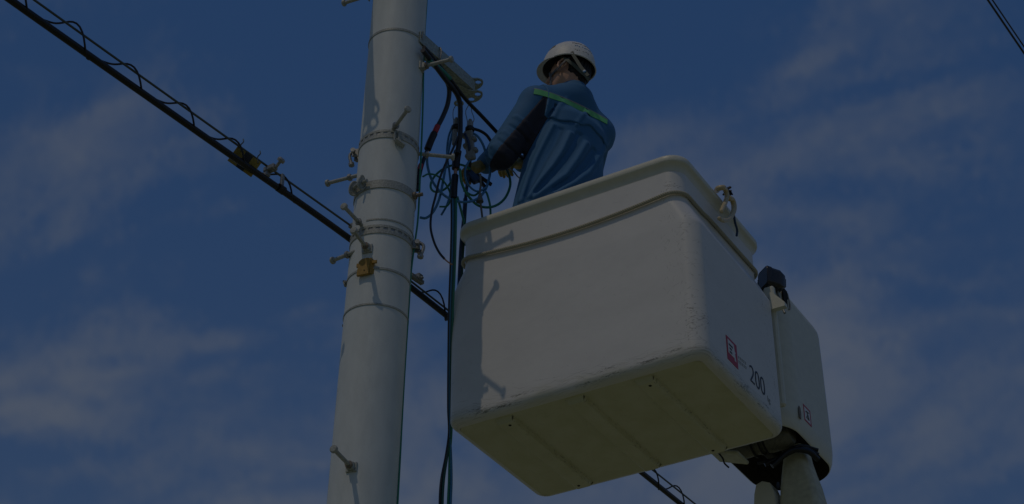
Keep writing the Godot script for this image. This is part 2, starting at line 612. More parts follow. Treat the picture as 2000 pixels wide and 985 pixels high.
# ---------------------------------------------------------------- pole
func pole_frame(deg: float, h: float, extra := 0.0) -> Transform3D:   # z points out of the pole
	var a := deg_to_rad(deg)
	var z := Vector3(cos(a), 0, sin(a))
	return Transform3D(Basis(Vector3.UP.cross(z), Vector3.UP, z), Vector3(pole_axis.x, h, pole_axis.z) + z * (pole_r(h) + extra))
func pole_ring(st: SurfaceTool, h: float, half: float, th: float, gap := 0.0005, from := 0.0, to := TAU, seg := 64) -> void:
	var r := pole_r(h) + gap
	var t := Transform3D(Basis(), Vector3(pole_axis.x, h, pole_axis.z))
	lathe(st, t, [Vector2(r, -half), Vector2(r + th * 0.8, -half), Vector2(r + th, -half + th * 0.2), Vector2(r + th, half - th * 0.2), Vector2(r + th * 0.8, half), Vector2(r, half)], seg, from, to)
func step_bolt(pole: Node3D, bx: float, by: float, hx: float, hy: float, socket := true, r := 0.0088, label := "") -> void:
	var b := on_pole(bx, by)
	var out := Vector3(b.x - pole_axis.x, 0, b.z - pole_axis.z).normalized()
	var head := on_height(hx, hy, b.y)
	var d := (head - b).normalized()
	var st := new_st()
	rod(st, b - d * 0.02, head, r, 14)
	var bolt := obj("step_bolt", st, M.painted_steel, pole)
	if label: bolt.set_meta("label", label)
	st = new_st()
	lathe(st, frame_y(head - d * 0.006, head + d), [Vector2(0, 0), Vector2(0.0145, 0), Vector2(0.0165, 0.003), Vector2(0.0165, 0.011), Vector2(0.0135, 0.0145), Vector2(0, 0.0155)], 18)
	obj("bolt_head", st, M.painted_steel, bolt)
	st = new_st()
	lathe(st, frame_y(b + d * 0.022, b + d), [Vector2(0, 0), Vector2(0.0165, 0), Vector2(0.0165, 0.013), Vector2(0, 0.013)], 6)
	obj("nut", st, M.rusty_steel if socket else M.galv, bolt)
	if socket:
		st = new_st()
		var side := Vector3.UP.cross(out)
		cbox(st, Transform3D(Basis(side, Vector3.UP, out), b + out * 0.002), Vector3(0.023, 0.021, 0.006), 0.002)
		cbox(st, Transform3D(Basis(side, Vector3.UP, out), b + out * 0.012), Vector3(0.0145, 0.016, 0.012), 0.003)
		obj("socket", st, M.painted_steel, bolt)

func build_pole() -> void:
	var pole := thing("utility_pole", "tall pale grey utility pole with steel bands and step bolts", "utility pole", Vector3(pole_axis.x, 0, pole_axis.z))
	var st := new_st()
	var prof := []
	for i in 41:
		var y := -0.0 + 9.8 * i / 40.0
		prof.append(Vector2(pole_r(y), y))
	prof.append(Vector2(pole_r(9.8) - 0.02, 9.83))
	prof.append(Vector2(0, 9.84))
	lathe(st, Transform3D(Basis(), pole_axis), prof, 96)
	obj("shaft", st, M.pole, pole)
	# thin straps, each with its buckle
	for s in [[776, 57, 27, 0.0062], [733, 524, 178, 0.0055], [729, 594, 205, 0.0045]]:
		var h: float = on_pole(s[0], s[1]).y
		st = new_st()
		pole_ring(st, h, s[3], 0.0028)
		var strap := obj("steel_strap", st, M.painted_steel, pole)
		st = new_st()
		var f := pole_frame(s[2], h, 0.006)
		cbox(st, f, Vector3(0.013, 0.0095, 0.005), 0.002)
		rod(st, f * Vector3(-0.012, 0.0, 0.004), f * Vector3(-0.02, 0.028, 0.012), 0.0035, 8)
		cbox(st, f.translated_local(Vector3(0.02, -0.004, 0.002)), Vector3(0.008, 0.006, 0.003), 0.001)
		obj("buckle", st, M.galv, strap)
	# bands with square slots
	for s in [[745, 262, 192.0, 12.0], [750, 448, 160.0, 3.0]]:
		var h: float = on_pole(s[0], s[1]).y
		st = new_st()
		pole_ring(st, h + 0.0155, 0.0065, 0.0035)
		pole_ring(st, h - 0.0125, 0.0095, 0.0035)
		var n := 26
		for k in n:
			var a: float = 360.0 * k / n + 4
			cbox(st, pole_frame(a, h + 0.003, 0.0017), Vector3(0.0072, 0.0075, 0.0013), 0.0006)
		var band := obj("slotted_band", st, M.painted_steel, pole)
		st = new_st()
		var r := pole_r(h) + 0.0002
		lathe(st, Transform3D(Basis(), Vector3(pole_axis.x, h, pole_axis.z)), [Vector2(r, -0.019), Vector2(r + 0.0006, -0.019), Vector2(r + 0.0006, 0.019), Vector2(r, 0.019)], 64)
		obj("band_backing", st, M.galv, band)
		# clamp bolts at both sides of the band
		for w in ([[s[2], 1]] if s[1] < 300 else [[s[3], -1]]):
			var f := pole_frame(w[0], h, 0.012)
			st = new_st()
			cbox(st, f.translated_local(Vector3(0.016 * w[1], 0, 0.004)), Vector3(0.004, 0.021, 0.016), 0.0015)
			cbox(st, f.translated_local(Vector3(-0.016 * w[1], 0, 0.004)), Vector3(0.004, 0.021, 0.016), 0.0015)
			rod(st, f * Vector3(-0.04, 0.0, 0.012), f * Vector3(0.04, 0.0, 0.012), 0.006, 10)
			lathe(st, frame_y(f * Vector3(-0.042, 0, 0.012), f * Vector3(0, 0, 0.012)), [Vector2(0, 0), Vector2(0.012, 0), Vector2(0.012, 0.011), Vector2(0, 0.011)], 6)
			lathe(st, frame_y(f * Vector3(0.042, 0, 0.012), f * Vector3(0, 0, 0.012)), [Vector2(0, 0), Vector2(0.012, 0), Vector2(0.012, 0.011), Vector2(0, 0.011)], 6)
			# the bent hook bolt under it
			tube(st, smooth_path([f * Vector3(0.0, 0.02, 0.018), f * Vector3(0, 0.005, 0.035), f * Vector3(0, -0.02, 0.034), f * Vector3(0, -0.045, 0.026)], 0.01), 0.0075, 10)
			lathe(st, frame_y(f * Vector3(0, -0.045, 0.026), f * Vector3(0, -0.07, 0.022)), [Vector2(0, 0), Vector2(0.014, 0.0), Vector2(0.014, 0.014), Vector2(0, 0.014)], 6)
			obj("clamp", st, M.galv, band)
	# small wedge bracket under the upper slotted band
	var hb: float = on_pole(775, 272).y
	var af := pole_frame(68, hb, 0.012)
	st = new_st()
	cbox(st, af, Vector3(0.008, 0.034, 0.008), 0.002)
	cbox(st, af.translated_local(Vector3(0.002, -0.034, 0.006)).rotated_local(Vector3.FORWARD, 0.5), Vector3(0.024, 0.004, 0.015), 0.0015)
	cbox(st, af.translated_local(Vector3(-0.022, 0.005, -0.004)), Vector3(0.004, 0.026, 0.004), 0.001)
	obj("band_wedge", st, M.painted_steel, pole)
	# wide band with round ears
	var hc: float = on_pole(768, 362).y
	st = new_st()
	pole_ring(st, hc, 0.021, 0.0042)
	var wide := obj("wide_band", st, M.painted_steel, pole)
	st = new_st()
	pole_ring(st, on_pole(768, 432).y, 0.004, 0.002, 0.0005, deg_to_rad(-95), deg_to_rad(118))
	obj("spacer_strip", st, M.painted_steel, pole)
	for e in [[128.0, 0.0], [150.0, -0.004]]:
		var f := pole_frame(e[0], hc + 0.012, 0.022)
		st = new_st()
		var loop := PackedVector3Array()
		for k in 20:
			var a := TAU * k / 20
			loop.append(f * Vector3(0.004 * sin(a * 2.0), cos(a) * 0.036 - 0.006 * sin(a), sin(a) * 0.023 + e[1]))
		tube(st, loop, 0.0048, 8, true)
		obj("ear_loop", st, M.painted_steel, wide)
		st = new_st()
		plate(st, Transform3D(f.basis * Basis(Vector3.UP, PI / 2), f.origin), circle2(Vector2.ZERO, 0.021, 0.034, 20), 0.003, [circle2(Vector2(0, -0.002), 0.008, 0.008, 14)])
		rod(st, f * Vector3(-0.03, -0.002, 0), f * Vector3(0.03, -0.002, 0), 0.0078, 12)
		obj("ear_plate", st, M.painted_steel, wide)
	st = new_st()
	var fr := pole_frame(22, hc, 0.002)
	rod(st, fr * Vector3(0, -0.002, 0), fr * Vector3(0, -0.002, 0.045), 0.0085, 12)
	lathe(st, frame_y(fr * Vector3(0, -0.002, 0.003), fr * Vector3(0, -0.002, 0.05)), [Vector2(0, 0), Vector2(0.017, 0), Vector2(0.017, 0.012), Vector2(0, 0.012)], 6)
	obj("band_bolt", st, M.rusty_steel, wide)
	# step bolts: base pixel, head pixel
	step_bolt(pole, 730, -12, 672, 6, true)
	step_bolt(pole, 822, 131, 881, 116, true)
	step_bolt(pole, 768, 252, 796, 214, false)
	step_bolt(pole, 694, 344, 640, 358, false)
	step_bolt(pole, 822, 301, 884, 307, false)
	step_bolt(pole, 706, 440, 672, 404, false)
	step_bolt(pole, 718, 487, 691, 451, true)
	step_bolt(pole, 688, 494, 650, 509, false)
	step_bolt(pole, 687, 914, 652, 878, true)
	# yellow marker fixed under the step bolt
	var yt := thing("yellow_marker", "small yellow plastic marker strapped below a step bolt on the pole", "marker", on_pole(717, 520))
	var yc := on_pole(717, 521)
	var yf := pole_frame(rad_to_deg(atan2(yc.z - pole_axis.z, yc.x - pole_axis.x)), yc.y, 0.006)
	st = new_st()
	plate(st, yf.translated_local(Vector3(-0.006, -0.004, 0.006)), PackedVector2Array([Vector2(-0.032, -0.046), Vector2(0.024, -0.043), Vector2(0.026, 0.03), Vector2(0.014, 0.036), Vector2(-0.012, 0.034), Vector2(-0.026, 0.022)]), 0.014)
	obj("front_face", st, M.tag_yellow, yt)
	st = new_st()
	plate(st, yf.translated_local(Vector3(0.024, -0.002, -0.002)).rotated_local(Vector3.UP, 1.05), PackedVector2Array([Vector2(-0.012, -0.044), Vector2(0.018, -0.036), Vector2(0.018, 0.028), Vector2(-0.012, 0.034)]), 0.006)
	cbox(st, yf.translated_local(Vector3(0.036, 0.012, 0.002)), Vector3(0.011, 0.008, 0.004), 0.002)
	cbox(st, yf.translated_local(Vector3(-0.036, 0.006, 0.002)), Vector3(0.009, 0.01, 0.004), 0.002)
	obj("side_tab", st, M.tag_yellow, yt)
	st = new_st()
	lathe(st, Transform3D(yf.basis * Basis(Vector3.RIGHT, PI / 2), yf * Vector3(-0.004, -0.03, 0.0125)), [Vector2(0, 0.0), Vector2(0.0025, 0.0), Vector2(0.0025, 0.002), Vector2(0, 0.002)], 8)
	obj("peg", st, M.hole, yt)

# ---------------------------------------------------------------- crossarm
func build_crossarm() -> void:
	var k := 6.64 / 6.72
	var h := 1.6 + 5.629 * k
	one_arm(Vector3(-0.480, h, -6.577), on_height(917, 172, h), "short square steel bracket arm with eye plates, holding up the cable connectors", true)
	# its twin above the picture, whose eye plate throws the looped shadow on the pole
	var s := on_pole(721, 236)
	var tip := s + Vector3(-sin(deg_to_rad(41.0)) * cos(deg_to_rad(58.0)), sin(deg_to_rad(58.0)), cos(deg_to_rad(41.0)) * cos(deg_to_rad(58.0))) * 1.06
	one_arm(Vector3(pole_axis.x - 0.128, tip.y, pole_axis.z - 0.075), tip + Vector3(0.02, 0, -0.03), "short square steel bracket arm high on the pole, facing the opposite way", false)
func one_arm(arm_a: Vector3, arm_b: Vector3, label: String, tab: bool) -> void:
	var arm := thing("crossarm", label, "bracket arm", arm_a)
	var d := (arm_b - arm_a).normalized()
	var side := d.cross(Vector3.UP).normalized()   # to the right of the arm
	var L := arm_a.distance_to(arm_b)
	var bs := Basis(side, Vector3.UP, -d)
	var mid := Transform3D(bs, (arm_a + arm_b) / 2)
	var st := new_st()
	# open square section: two walls, top, and a bottom that stops short
	cbox(st, mid.translated_local(Vector3(-0.0305, 0, 0)), Vector3(0.0025, 0.033, L / 2), 0.001)
	cbox(st, mid.translated_local(Vector3(0.0305, 0, 0)), Vector3(0.0025, 0.033, L / 2), 0.001)
	cbox(st, mid.translated_local(Vector3(0, 0.0305, 0)), Vector3(0.0275, 0.0023, L / 2 - 0.001), 0.0008)
	cbox(st, mid.translated_local(Vector3(0, -0.0305, -0.02)), Vector3(0.0275, 0.0023, L / 2 - 0.03), 0.0008)
	obj("channel", st, M.arm_steel, arm)
	for h in [0.037, -0.037]:
		st = new_st()
		var tr := Transform3D(Basis(Vector3(0.80, 0, -0.60), Vector3(0.60, 0, 0.80), Vector3(0, -1, 0)), arm_b + Vector3(0, h, 0))
		if not tab: tr.basis = Basis(d, d.cross(Vector3.DOWN), Vector3.DOWN)
		var o := PackedVector2Array([Vector2(-0.09, -0.027), Vector2(-0.01, -0.027), Vector2(0.014, -0.046)])
		for k in 11:
			var a := -1.35 + 2.7 * k / 10.0
			o.append(Vector2(0.026 + cos(a) * 0.037, sin(a) * 0.054))
		o.append(Vector2(0.012, 0.048)); o.append(Vector2(-0.004, 0.034)); o.append(Vector2(-0.02, 0.027)); o.append(Vector2(-0.09, 0.027))
		plate(st, tr, o, 0.006, [circle2(Vector2(0.032, -0.025), 0.0155, 0.0155, 18), circle2(Vector2(0.032, 0.025), 0.0155, 0.0155, 18)])
		obj("eye_plate", st, M.arm_steel, arm)
	if tab:
		st = new_st()
		var tf := Transform3D(Basis(Vector3.RIGHT, Vector3.BACK, Vector3.DOWN), on_height(896, 202, arm_b.y - 0.0375))
		plate(st, tf, circle2(Vector2.ZERO, 0.024, 0.022, 18), 0.005, [circle2(Vector2(-0.006, 0.0), 0.007, 0.007, 12)])
		obj("lower_tab", st, M.arm_steel, arm)
	# U bolt round the arm near the pole
	st = new_st()
	var ub := Transform3D(bs, arm_a + d * 0.15)
	tube(st, smooth_path([ub * Vector3(-0.15, 0.02, 0), ub * Vector3(0.026, 0.038, 0), ub * Vector3(0.040, 0.02, 0), ub * Vector3(0.040, -0.02, 0), ub * Vector3(0.026, -0.038, 0), ub * Vector3(-0.15, -0.02, 0)], 0.01), 0.004, 8)
	obj("u_bolt", st, M.galv, arm)

# ---------------------------------------------------------------- aerial cables
func along(p: Vector3, q: Vector3, n: int, sag: float) -> Array:
	var o := []
	for i in n + 1:
		var t := float(i) / n
		o.append(p.lerp(q, t) - Vector3(0, sag * 4.0 * t * (1.0 - t), 0))
	return o
func build_aerial_cables() -> void:
	var h := 6.112
	var at_pole_l := on_height(694, 475, h)
	var at_pole_r := on_height(795, 556, h)
	var left := on_height(20, 0, h)
	var right := on_height(1340, 993, h)
	var ld := (left - at_pole_l)
	var rd := (right - at_pole_r)
	var far_l := at_pole_l + ld * 2.2 + Vector3(0, 0.02, 0)
	var far_r := at_pole_r + rd * 4.0 + Vector3(0, 0.0, 0)
	var mid := (at_pole_l + at_pole_r) / 2 + Vector3(-0.015, 0, -0.02)
	var st := new_st()
	var main := [far_l, left, left.lerp(at_pole_l, 0.5), at_pole_l, mid, at_pole_r, at_pole_r.lerp(right, 0.5), right, far_r]
	tube(st, smooth_path(main, 0.08), 0.0145, 14)
	tag(obj("aerial_cable", st, M.black_rubber), "thick black aerial cable running past the pole below its slotted bands", "cable")
	var up := Vector3(0, 0.072, 0)
	for s in [0, 1]:
		st = new_st()
		var pts := [far_l + up, left + up, at_pole_l + up * 0.98] if s == 0 else [at_pole_r + up * 0.45, right + up, far_r + up]
		tube(st, smooth_path(pts, 0.1), 0.0048, 8)
		tag(obj("messenger_wire", st, M.messenger), "thin grey-green steel wire above the black cable, " + ("ending at a clamp over the slotted band" if s == 0 else "passing behind the white bucket"), "wire")
		st = new_st()
		var a: Vector3 = far_l if s == 0 else at_pole_r
		var b: Vector3 = at_pole_l.lerp(left, 0.14) if s == 0 else far_r
		var d := (b - a).normalized()
		var sd := d.cross(Vector3.UP).normalized()
		var len := a.distance_to(b)
		var n := int(len / 0.012)
		var sp := PackedVector3Array()
		var period := 0.292
		for i in n:
			var x := len * i / n
			var ph := TAU * x / period + (0.5 if s == 0 else 2.2)
			ph -= 0.72 * cos(ph)
			var wob := 1.0 + 0.1 * sin(x * 3.1) + 0.1 * sin(x * 7.7)
			sp.append(a + d * x + Vector3(0, 0.033 + (0.048 * wob) * cos(ph), 0) + sd * sin(ph) * 0.021)
		tube(st, sp, 0.0042, 7)
		tag(obj("lashing_wire", st, M.black_rubber), "thin black wire spiralling round the aerial cable " + ("on the side with the striped plates" if s == 0 else "behind the white bucket"), "wire")
	# striped plates hung on the cable
	var d := (at_pole_l - left).normalized()
	var sd := d.cross(Vector3.UP).normalized()
	var mc := on_height(477, 316, h + 0.012)
	var mk := thing("cable_marker", "small yellow and black striped plate hung behind the cable", "marker plate", mc)
	var vz := (EYE - mc).normalized()
	var px := (d - vz * d.dot(vz)).normalized()
	var pf := Transform3D(Basis(px, vz.cross(px), vz), mc - vz * 0.022)
	st = new_st()
	cbox(st, pf, Vector3(0.060, 0.037, 0.0025), 0.0012)
	var pl := obj("plate", st, M.plate_yellow, mk)
	st = new_st()
	cbox(st, pf, Vector3(0.018, 0.0375, 0.0034), 0.001)
	obj("stripe", st, M.ink, pl)
	for w in [-0.04, 0.045]:
		st = new_st()
		var c := pf * Vector3(w, 0.036, 0.0)
		tube(st, smooth_path([c - Vector3(0, 0.012, 0), c + Vector3(-0.004, 0.018, 0.004), c + Vector3(0.006, 0.03, 0.01), c + Vector3(0.003, 0.046, 0.008)], 0.008), 0.0026, 6)
		obj("tie", st, M.messenger, mk)
	# bolted wire clamp and hanger strap
	var c1 := on_height(528, 330, h + 0.06)
	var wc := thing("wire_clamp", "small grey bolted clamp on the thin wire beside the striped plates", "clamp", c1)
	st = new_st()
	var cf := Transform3D(Basis(d, Vector3.UP, -sd), c1)
	cbox(st, cf, Vector3(0.016, 0.013, 0.03), 0.004)
	cbox(st, cf.translated_local(Vector3(0, -0.012, 0.018)), Vector3(0.012, 0.022, 0.012), 0.003)
	obj("clamp_body", st, M.galv, wc)
	st = new_st()
	rod(st, cf * Vector3(0, -0.005, -0.03), cf * Vector3(0, 0.02, -0.058), 0.007, 10)
	lathe(st, frame_y(cf * Vector3(0, 0.016, -0.052), cf * Vector3(0, 0.03, -0.07)), [Vector2(0, 0), Vector2(0.017, 0), Vector2(0.017, 0.012), Vector2(0.011, 0.018), Vector2(0, 0.018)], 14)
	obj("bolt", st, M.galv, wc)
	var c2 := on_height(549, 370, h)
	var hg := thing("cable_hanger", "grey hanger ring holding the black cable up to the thin wire", "hanger", c2)
	st = new_st()
	lathe(st, frame_y(c2 - d * 0.02, c2 + d * 0.02), [Vector2(0.0155, 0), Vector2(0.0185, 0), Vector2(0.0185, 0.036), Vector2(0.0155, 0.036)], 18)
	obj("ring", st, M.dark_metal, hg)
	st = new_st()
	cbox(st, Transform3D(cf.basis, c2 + Vector3(0, 0.046, 0)), Vector3(0.009, 0.032, 0.006), 0.002)
	obj("strap", st, M.galv, hg)
	# dead-end clamps on both sides of the pole
	for s in [0, 1]:
		var c: Vector3 = at_pole_l + up + d * 0.0 if s == 0 else on_height(813, 545, h + 0.03)
		var ec := thing("dead_end_clamp", "grey clamp fixing the thin wire to the pole " + ("by the slotted band" if s == 0 else "above the black cable, beside the bucket"), "clamp", c)
		var f := Transform3D(Basis(d, Vector3.UP, -sd), c)
		st = new_st()
		cbox(st, f, Vector3(0.045, 0.01, 0.012), 0.003)
		cbox(st, f.translated_local(Vector3(0.01, 0.012, 0)), Vector3(0.016, 0.016, 0.02), 0.004)
		obj("clamp_body", st, M.galv, ec)
		st = new_st()
		rod(st, f * Vector3(0.01, 0.0, -0.03), f * Vector3(0.01, 0.03, 0.035), 0.006, 10)
		lathe(st, frame_y(f * Vector3(0.01, 0.022, 0.025), f * Vector3(0.01, 0.04, 0.05)), [Vector2(0, 0), Vector2(0.013, 0), Vector2(0.013, 0.012), Vector2(0, 0.012)], 6)
		obj("bolt", st, M.galv, ec)
	# two thin wires high up on the right
	for k in 2:
		var a := on_height(1930 + k * 9, 0, 11.0)
		var b := on_height(1998 + k * 6, 100 - k * 4, 11.0)
		var dd := b - a
		st = new_st()
		tube(st, PackedVector3Array([a - dd * 14, a, b, b + dd * 30]), 0.0085 if k == 0 else 0.006, 8)
		tag(obj("overhead_wire", st, M.grey_rubber), ["thin dark overhead wire crossing open sky, thicker of the pair", "thin dark overhead wire crossing open sky, finer of the pair"][k], "wire", "pair of overhead wires in the open sky")

# ---------------------------------------------------------------- bucket
func on_face(px: float, py: float, axis: int, val: float) -> Vector3:   # world point on a plane of the bucket's frame
	var d := ray(px, py)
	var n := bk.basis[axis]
	return EYE + d * (((bk.origin - EYE).dot(n) + val) / d.dot(n))
const BHX := 0.621
const BHZ := 0.424
var bc: Transform3D
func build_bucket() -> void:
	bc = bk
	var b := thing("lift_bucket", "white work platform bucket with rounded edges holding the worker", "bucket", bc.origin)
	b.basis = bc.basis
	# paint with scuffs
	var dark := lin(0.05, 0.05, 0.035)
	var brown := lin(0.16, 0.14, 0.06)
	var ivory := Color(0.785, 0.77, 0.735)
	var corners := [0.014, 0.326, 0.514, 0.826]
	var shell_tex := scuffed(1024, 512, ivory, Color(0.52, 0.50, 0.30), func(u: float, v: float) -> float:
		var s := 0.0
		if v < 0.11: s = 0.3 * smoothstep(0.0, 0.03, v) * (1.0 - smoothstep(0.05, 0.11, v))
		return s, func(im: Image) -> void:
			im.resize(2048, 1024, Image.INTERPOLATE_CUBIC)
			for k in 900:      # vertical scuffs on the rounded corners
				var c: float = corners[rng.randi() % 4]
				var u: float = c + rng.randfn(0.0, 0.011)
				stroke(im, Vector2(u * 2048, rng.randf_range(0.03, 0.74) * 1024), Vector2(rng.randf_range(-0.25, 0.25), 1), rng.randf_range(3, 26), dark, rng.randf_range(0.08, 0.34))
			for k in 1200:      # long scratches and knocks along the lower edge
				var v := absf(rng.randfn(0.062, 0.022))
				stroke(im, Vector2(rng.randf() * 2048, v * 1024), Vector2(1, rng.randf_range(-0.12, 0.12)), rng.randf_range(6, 60), dark if rng.randf() < 0.6 else brown, rng.randf_range(0.1, 0.5), 0.12)
			for k in 34:
				var q := Vector2(rng.randf() * 2048, rng.randf_range(0.04, 0.08) * 1024)
				for j in 30: stroke(im, q + Vector2(rng.randfn(0, 16), rng.randfn(0, 3)), Vector2(1, rng.randf_range(-0.5, 0.5)), rng.randf_range(3, 12), dark, 0.75, 0.4)
			for k in 11:        # dense knots of dirt on the corners
				var q := Vector2((corners[rng.randi() % 4] + rng.randfn(0, 0.008)) * 2048, rng.randf_range(0.1, 0.95) * 1024)
				for j in 26: stroke(im, q + Vector2(rng.randfn(0, 4), rng.randfn(0, 16)), Vector2(rng.randf_range(-0.5, 0.5), 1), rng.randf_range(2, 9), dark, 0.5, 0.5)
			for k in 420:       # light marks anywhere
				stroke(im, Vector2(rng.randf() * 2048, rng.randf() * 1024), Vector2(rng.randf_range(-1, 1), rng.randf_range(-1, 1)), rng.randf_range(2, 30), dark, rng.randf_range(0.04, 0.28), 0.2)
			, 51)
	scuff_material("shell", shell_tex, 0.4)
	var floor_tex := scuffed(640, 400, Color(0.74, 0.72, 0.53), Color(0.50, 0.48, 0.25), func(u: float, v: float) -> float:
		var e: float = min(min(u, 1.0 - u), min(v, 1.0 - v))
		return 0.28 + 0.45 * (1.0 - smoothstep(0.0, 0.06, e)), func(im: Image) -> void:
			im.resize(1280, 800, Image.INTERPOLATE_CUBIC)
			for k in 260: stroke(im, Vector2(rng.randf() * 1280, rng.randf() * 800), Vector2(rng.randf_range(-1, 1), rng.randf_range(-1, 1)), rng.randf_range(4, 90), dark, rng.randf_range(0.05, 0.35), 0.06)
			for k in 500:
				var s := rng.randi() % 4
				var t := rng.randf()
				var o := absf(rng.randfn(0, 14)) + 3
				var q: Vector2 = [Vector2(t * 1280, o), Vector2(t * 1280, 799 - o), Vector2(o, t * 800), Vector2(1279 - o, t * 800)][s]
				stroke(im, q, Vector2(1, 0) if s < 2 else Vector2(0, 1), rng.randf_range(4, 40), dark, rng.randf_range(0.15, 0.65), 0.25)
			for x in [-0.356, -0.01, 0.315]:
				for k in 170:
					var px: float = (x / 1.242 + 0.5) * 1280 + (46.0 if rng.randf() < 0.5 else -46.0) + rng.randfn(0, 5)
					stroke(im, Vector2(px, rng.randf_range(0.08, 0.92) * 800), Vector2(rng.randf_range(-0.2, 0.2), 1), rng.randf_range(4, 34), dark if rng.randf() < 0.7 else brown, rng.randf_range(0.15, 0.7), 0.2)
			, 61)
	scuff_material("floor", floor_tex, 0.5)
	var st := new_st()
	var prof := []
	for k in 8:
		var a := PI / 2 * k / 7
		prof.append(Vector2(0.042 * (1.0 - sin(a)), 0.042 * (1.0 - cos(a))))
	for q in [[0, 0.2], [0, 0.4], [0, 0.665], [0.001, 0.677], [0.007, 0.690], [0.021, 0.720], [0.038, 0.757], [0.051, 0.782], [0.059, 0.797], [0.063, 0.812], [0.063, 0.87], [0.063, 0.975]]:
		prof.append(Vector2(q[0], q[1]))
	loft(st, bc, BHX, BHZ, 0.07, prof, 10, 10, 0.08)
	obj("shell", st, M.shell, b)
	st = new_st()
	var ring := rrect(BHX - 0.042, BHZ - 0.042, 0.033, 0.0, 10, 10)
	for k in ring.size():
		var p0: Vector3 = ring[k][0]
		var p1: Vector3 = ring[(k + 1) % ring.size()][0]
		var n := bc.basis * Vector3.DOWN
		tri(st, bc.origin, bc * p0, bc * p1, n, n, n, Vector2(0.5, 0.5), Vector2(p0.x / 1.242 + 0.5, p0.z / 0.848 + 0.5), Vector2(p1.x / 1.242 + 0.5, p1.z / 0.848 + 0.5))
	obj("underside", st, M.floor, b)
	# three raised channels under the floor
	for x in [-0.356, -0.01, 0.315]:
		st = new_st()
		var sec := [Vector2(-0.043, 0.001), Vector2(-0.036, -0.019), Vector2(-0.030, -0.023), Vector2(0.030, -0.023), Vector2(0.036, -0.019), Vector2(0.043, 0.001)]
		for k in sec.size() - 1:
			var s0: Vector2 = sec[k]
			var s1: Vector2 = sec[k + 1]
			var n := (bc.basis * Vector3(-(s1.y - s0.y), (s1.x - s0.x), 0)).normalized() * -1.0
			quad(st, [bc * Vector3(x + s0.x, s0.y, -0.355), bc * Vector3(x + s1.x, s1.y, -0.355), bc * Vector3(x + s1.x, s1.y, 0.355), bc * Vector3(x + s0.x, s0.y, 0.355)], [n, n, n, n],
				[Vector2((x + s0.x) / 1.242 + 0.5, 0.09), Vector2((x + s1.x) / 1.242 + 0.5, 0.09), Vector2((x + s1.x) / 1.242 + 0.5, 0.91), Vector2((x + s0.x) / 1.242 + 0.5, 0.91)])
		for z in [-1.0, 1.0]:
			var e := [bc * Vector3(x - 0.043, 0.001, 0.372 * z), bc * Vector3(x + 0.043, 0.001, 0.372 * z), bc * Vector3(x + 0.036, -0.019, 0.355 * z), bc * Vector3(x + 0.030, -0.023, 0.355 * z), bc * Vector3(x - 0.030, -0.023, 0.355 * z), bc * Vector3(x - 0.036, -0.019, 0.355 * z)]
			flat(st, e, bc * Vector3(x, 0.1, 0))
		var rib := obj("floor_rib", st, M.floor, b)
		if absf(x) > 0.1:
			for z in [-0.325, 0.33]:
				st = new_st()
				lathe(st, Transform3D(bc.basis, bc * Vector3(x + 0.01 * sign(z), -0.0245, z)), [Vector2(0, -0.0005), Vector2(0.0055, -0.0005), Vector2(0.007, 0.001), Vector2(0.007, 0.004)], 12)
				obj("drain_hole", st, M.hole, rib)
	# rolled rim
	st = new_st()
	loft(st, bc, BHX - 0.010, BHZ + 0.0485, 0.122, [Vector2(0.053, 0.955), Vector2(0.0505, 0.968), Vector2(0.045, 0.980), Vector2(0.037, 0.9885), Vector2(0.031, 0.993), Vector2(0.028, 0.999), Vector2(0.0275, 1.008), Vector2(0.0285, 1.019), Vector2(0.033, 1.0265), Vector2(0.041, 1.029), Vector2(0.056, 1.0275), Vector2(0.064, 1.022), Vector2(0.068, 1.010), Vector2(0.069, 0.97)], 14, 8)
	obj("rim", st, M.ivory, b)
	st = new_st()
	loft(st, bc, BHX - 0.081, BHZ - 0.024, 0.06, [Vector2(0.0, 0.06), Vector2(0.0, 0.5), Vector2(0.0, 0.975)], 8, 2)
	cbox(st, bc.translated_local(Vector3(0, 0.056, 0)), Vector3(BHX - 0.05, 0.008, BHZ - 0.05), 0.004)
	obj("liner", st, M.ivory, b)
	st = new_st()
	cbox(st, bc.translated_local(Vector3(-0.22, 0.215, 0.06)), Vector3(0.29, 0.15, 0.22), 0.01)
	obj("step", st, M.ivory_dirty, b)
	# load sticker and lettering on the end wall
	var fx := Transform3D(bc.basis * Basis(Vector3.UP, PI / 2), bc * Vector3(BHX, 0, 0))   # x runs to the back along the wall, z out of it
	var lo := fx.affine_inverse() * on_face(1418, 660, 0, BHX)
	var hi := fx.affine_inverse() * on_face(1440, 718, 0, BHX)
	var y0 := 0.088
	var w := 0.106
	st = new_st()
	cbox(st, fx.translated_local(Vector3(lo.x + w * 0.5, y0 + w * 0.55, 0.0008)), Vector3(w * 0.5, w * 0.55, 0.001), 0.0004)
	var stick := obj("load_sticker", st, M.red_print, b)
	st = new_st()
	plate(st, fx.translated_local(Vector3(lo.x + w * 0.46, y0 + w * 0.55, 0.0024)), PackedVector2Array([Vector2(-0.038, -0.022), Vector2(0.022, -0.022), Vector2(0.022, -0.034), Vector2(0.038, -0.034), Vector2(0.030, 0.0), Vector2(0.038, 0.012), Vector2(0.03, 0.012), Vector2(0.024, 0.044), Vector2(-0.038, 0.044)]), 0.0012)
	obj("sticker_panel", st, M.white_print, stick)
	st = new_st()
	for k in 3:     # rows of fine print
		for j in (5 if k == 0 else 3):
			cbox(st, fx.translated_local(Vector3(lo.x + w * 0.2 + j * 0.0085 + (0.006 if k else 0.0), y0 + w * 0.76 - k * 0.017, 0.0034)), Vector3(0.0032, 0.0045, 0.0005), 0.0002)
	obj("sticker_print", st, M.ink, stick)
	st = new_st()
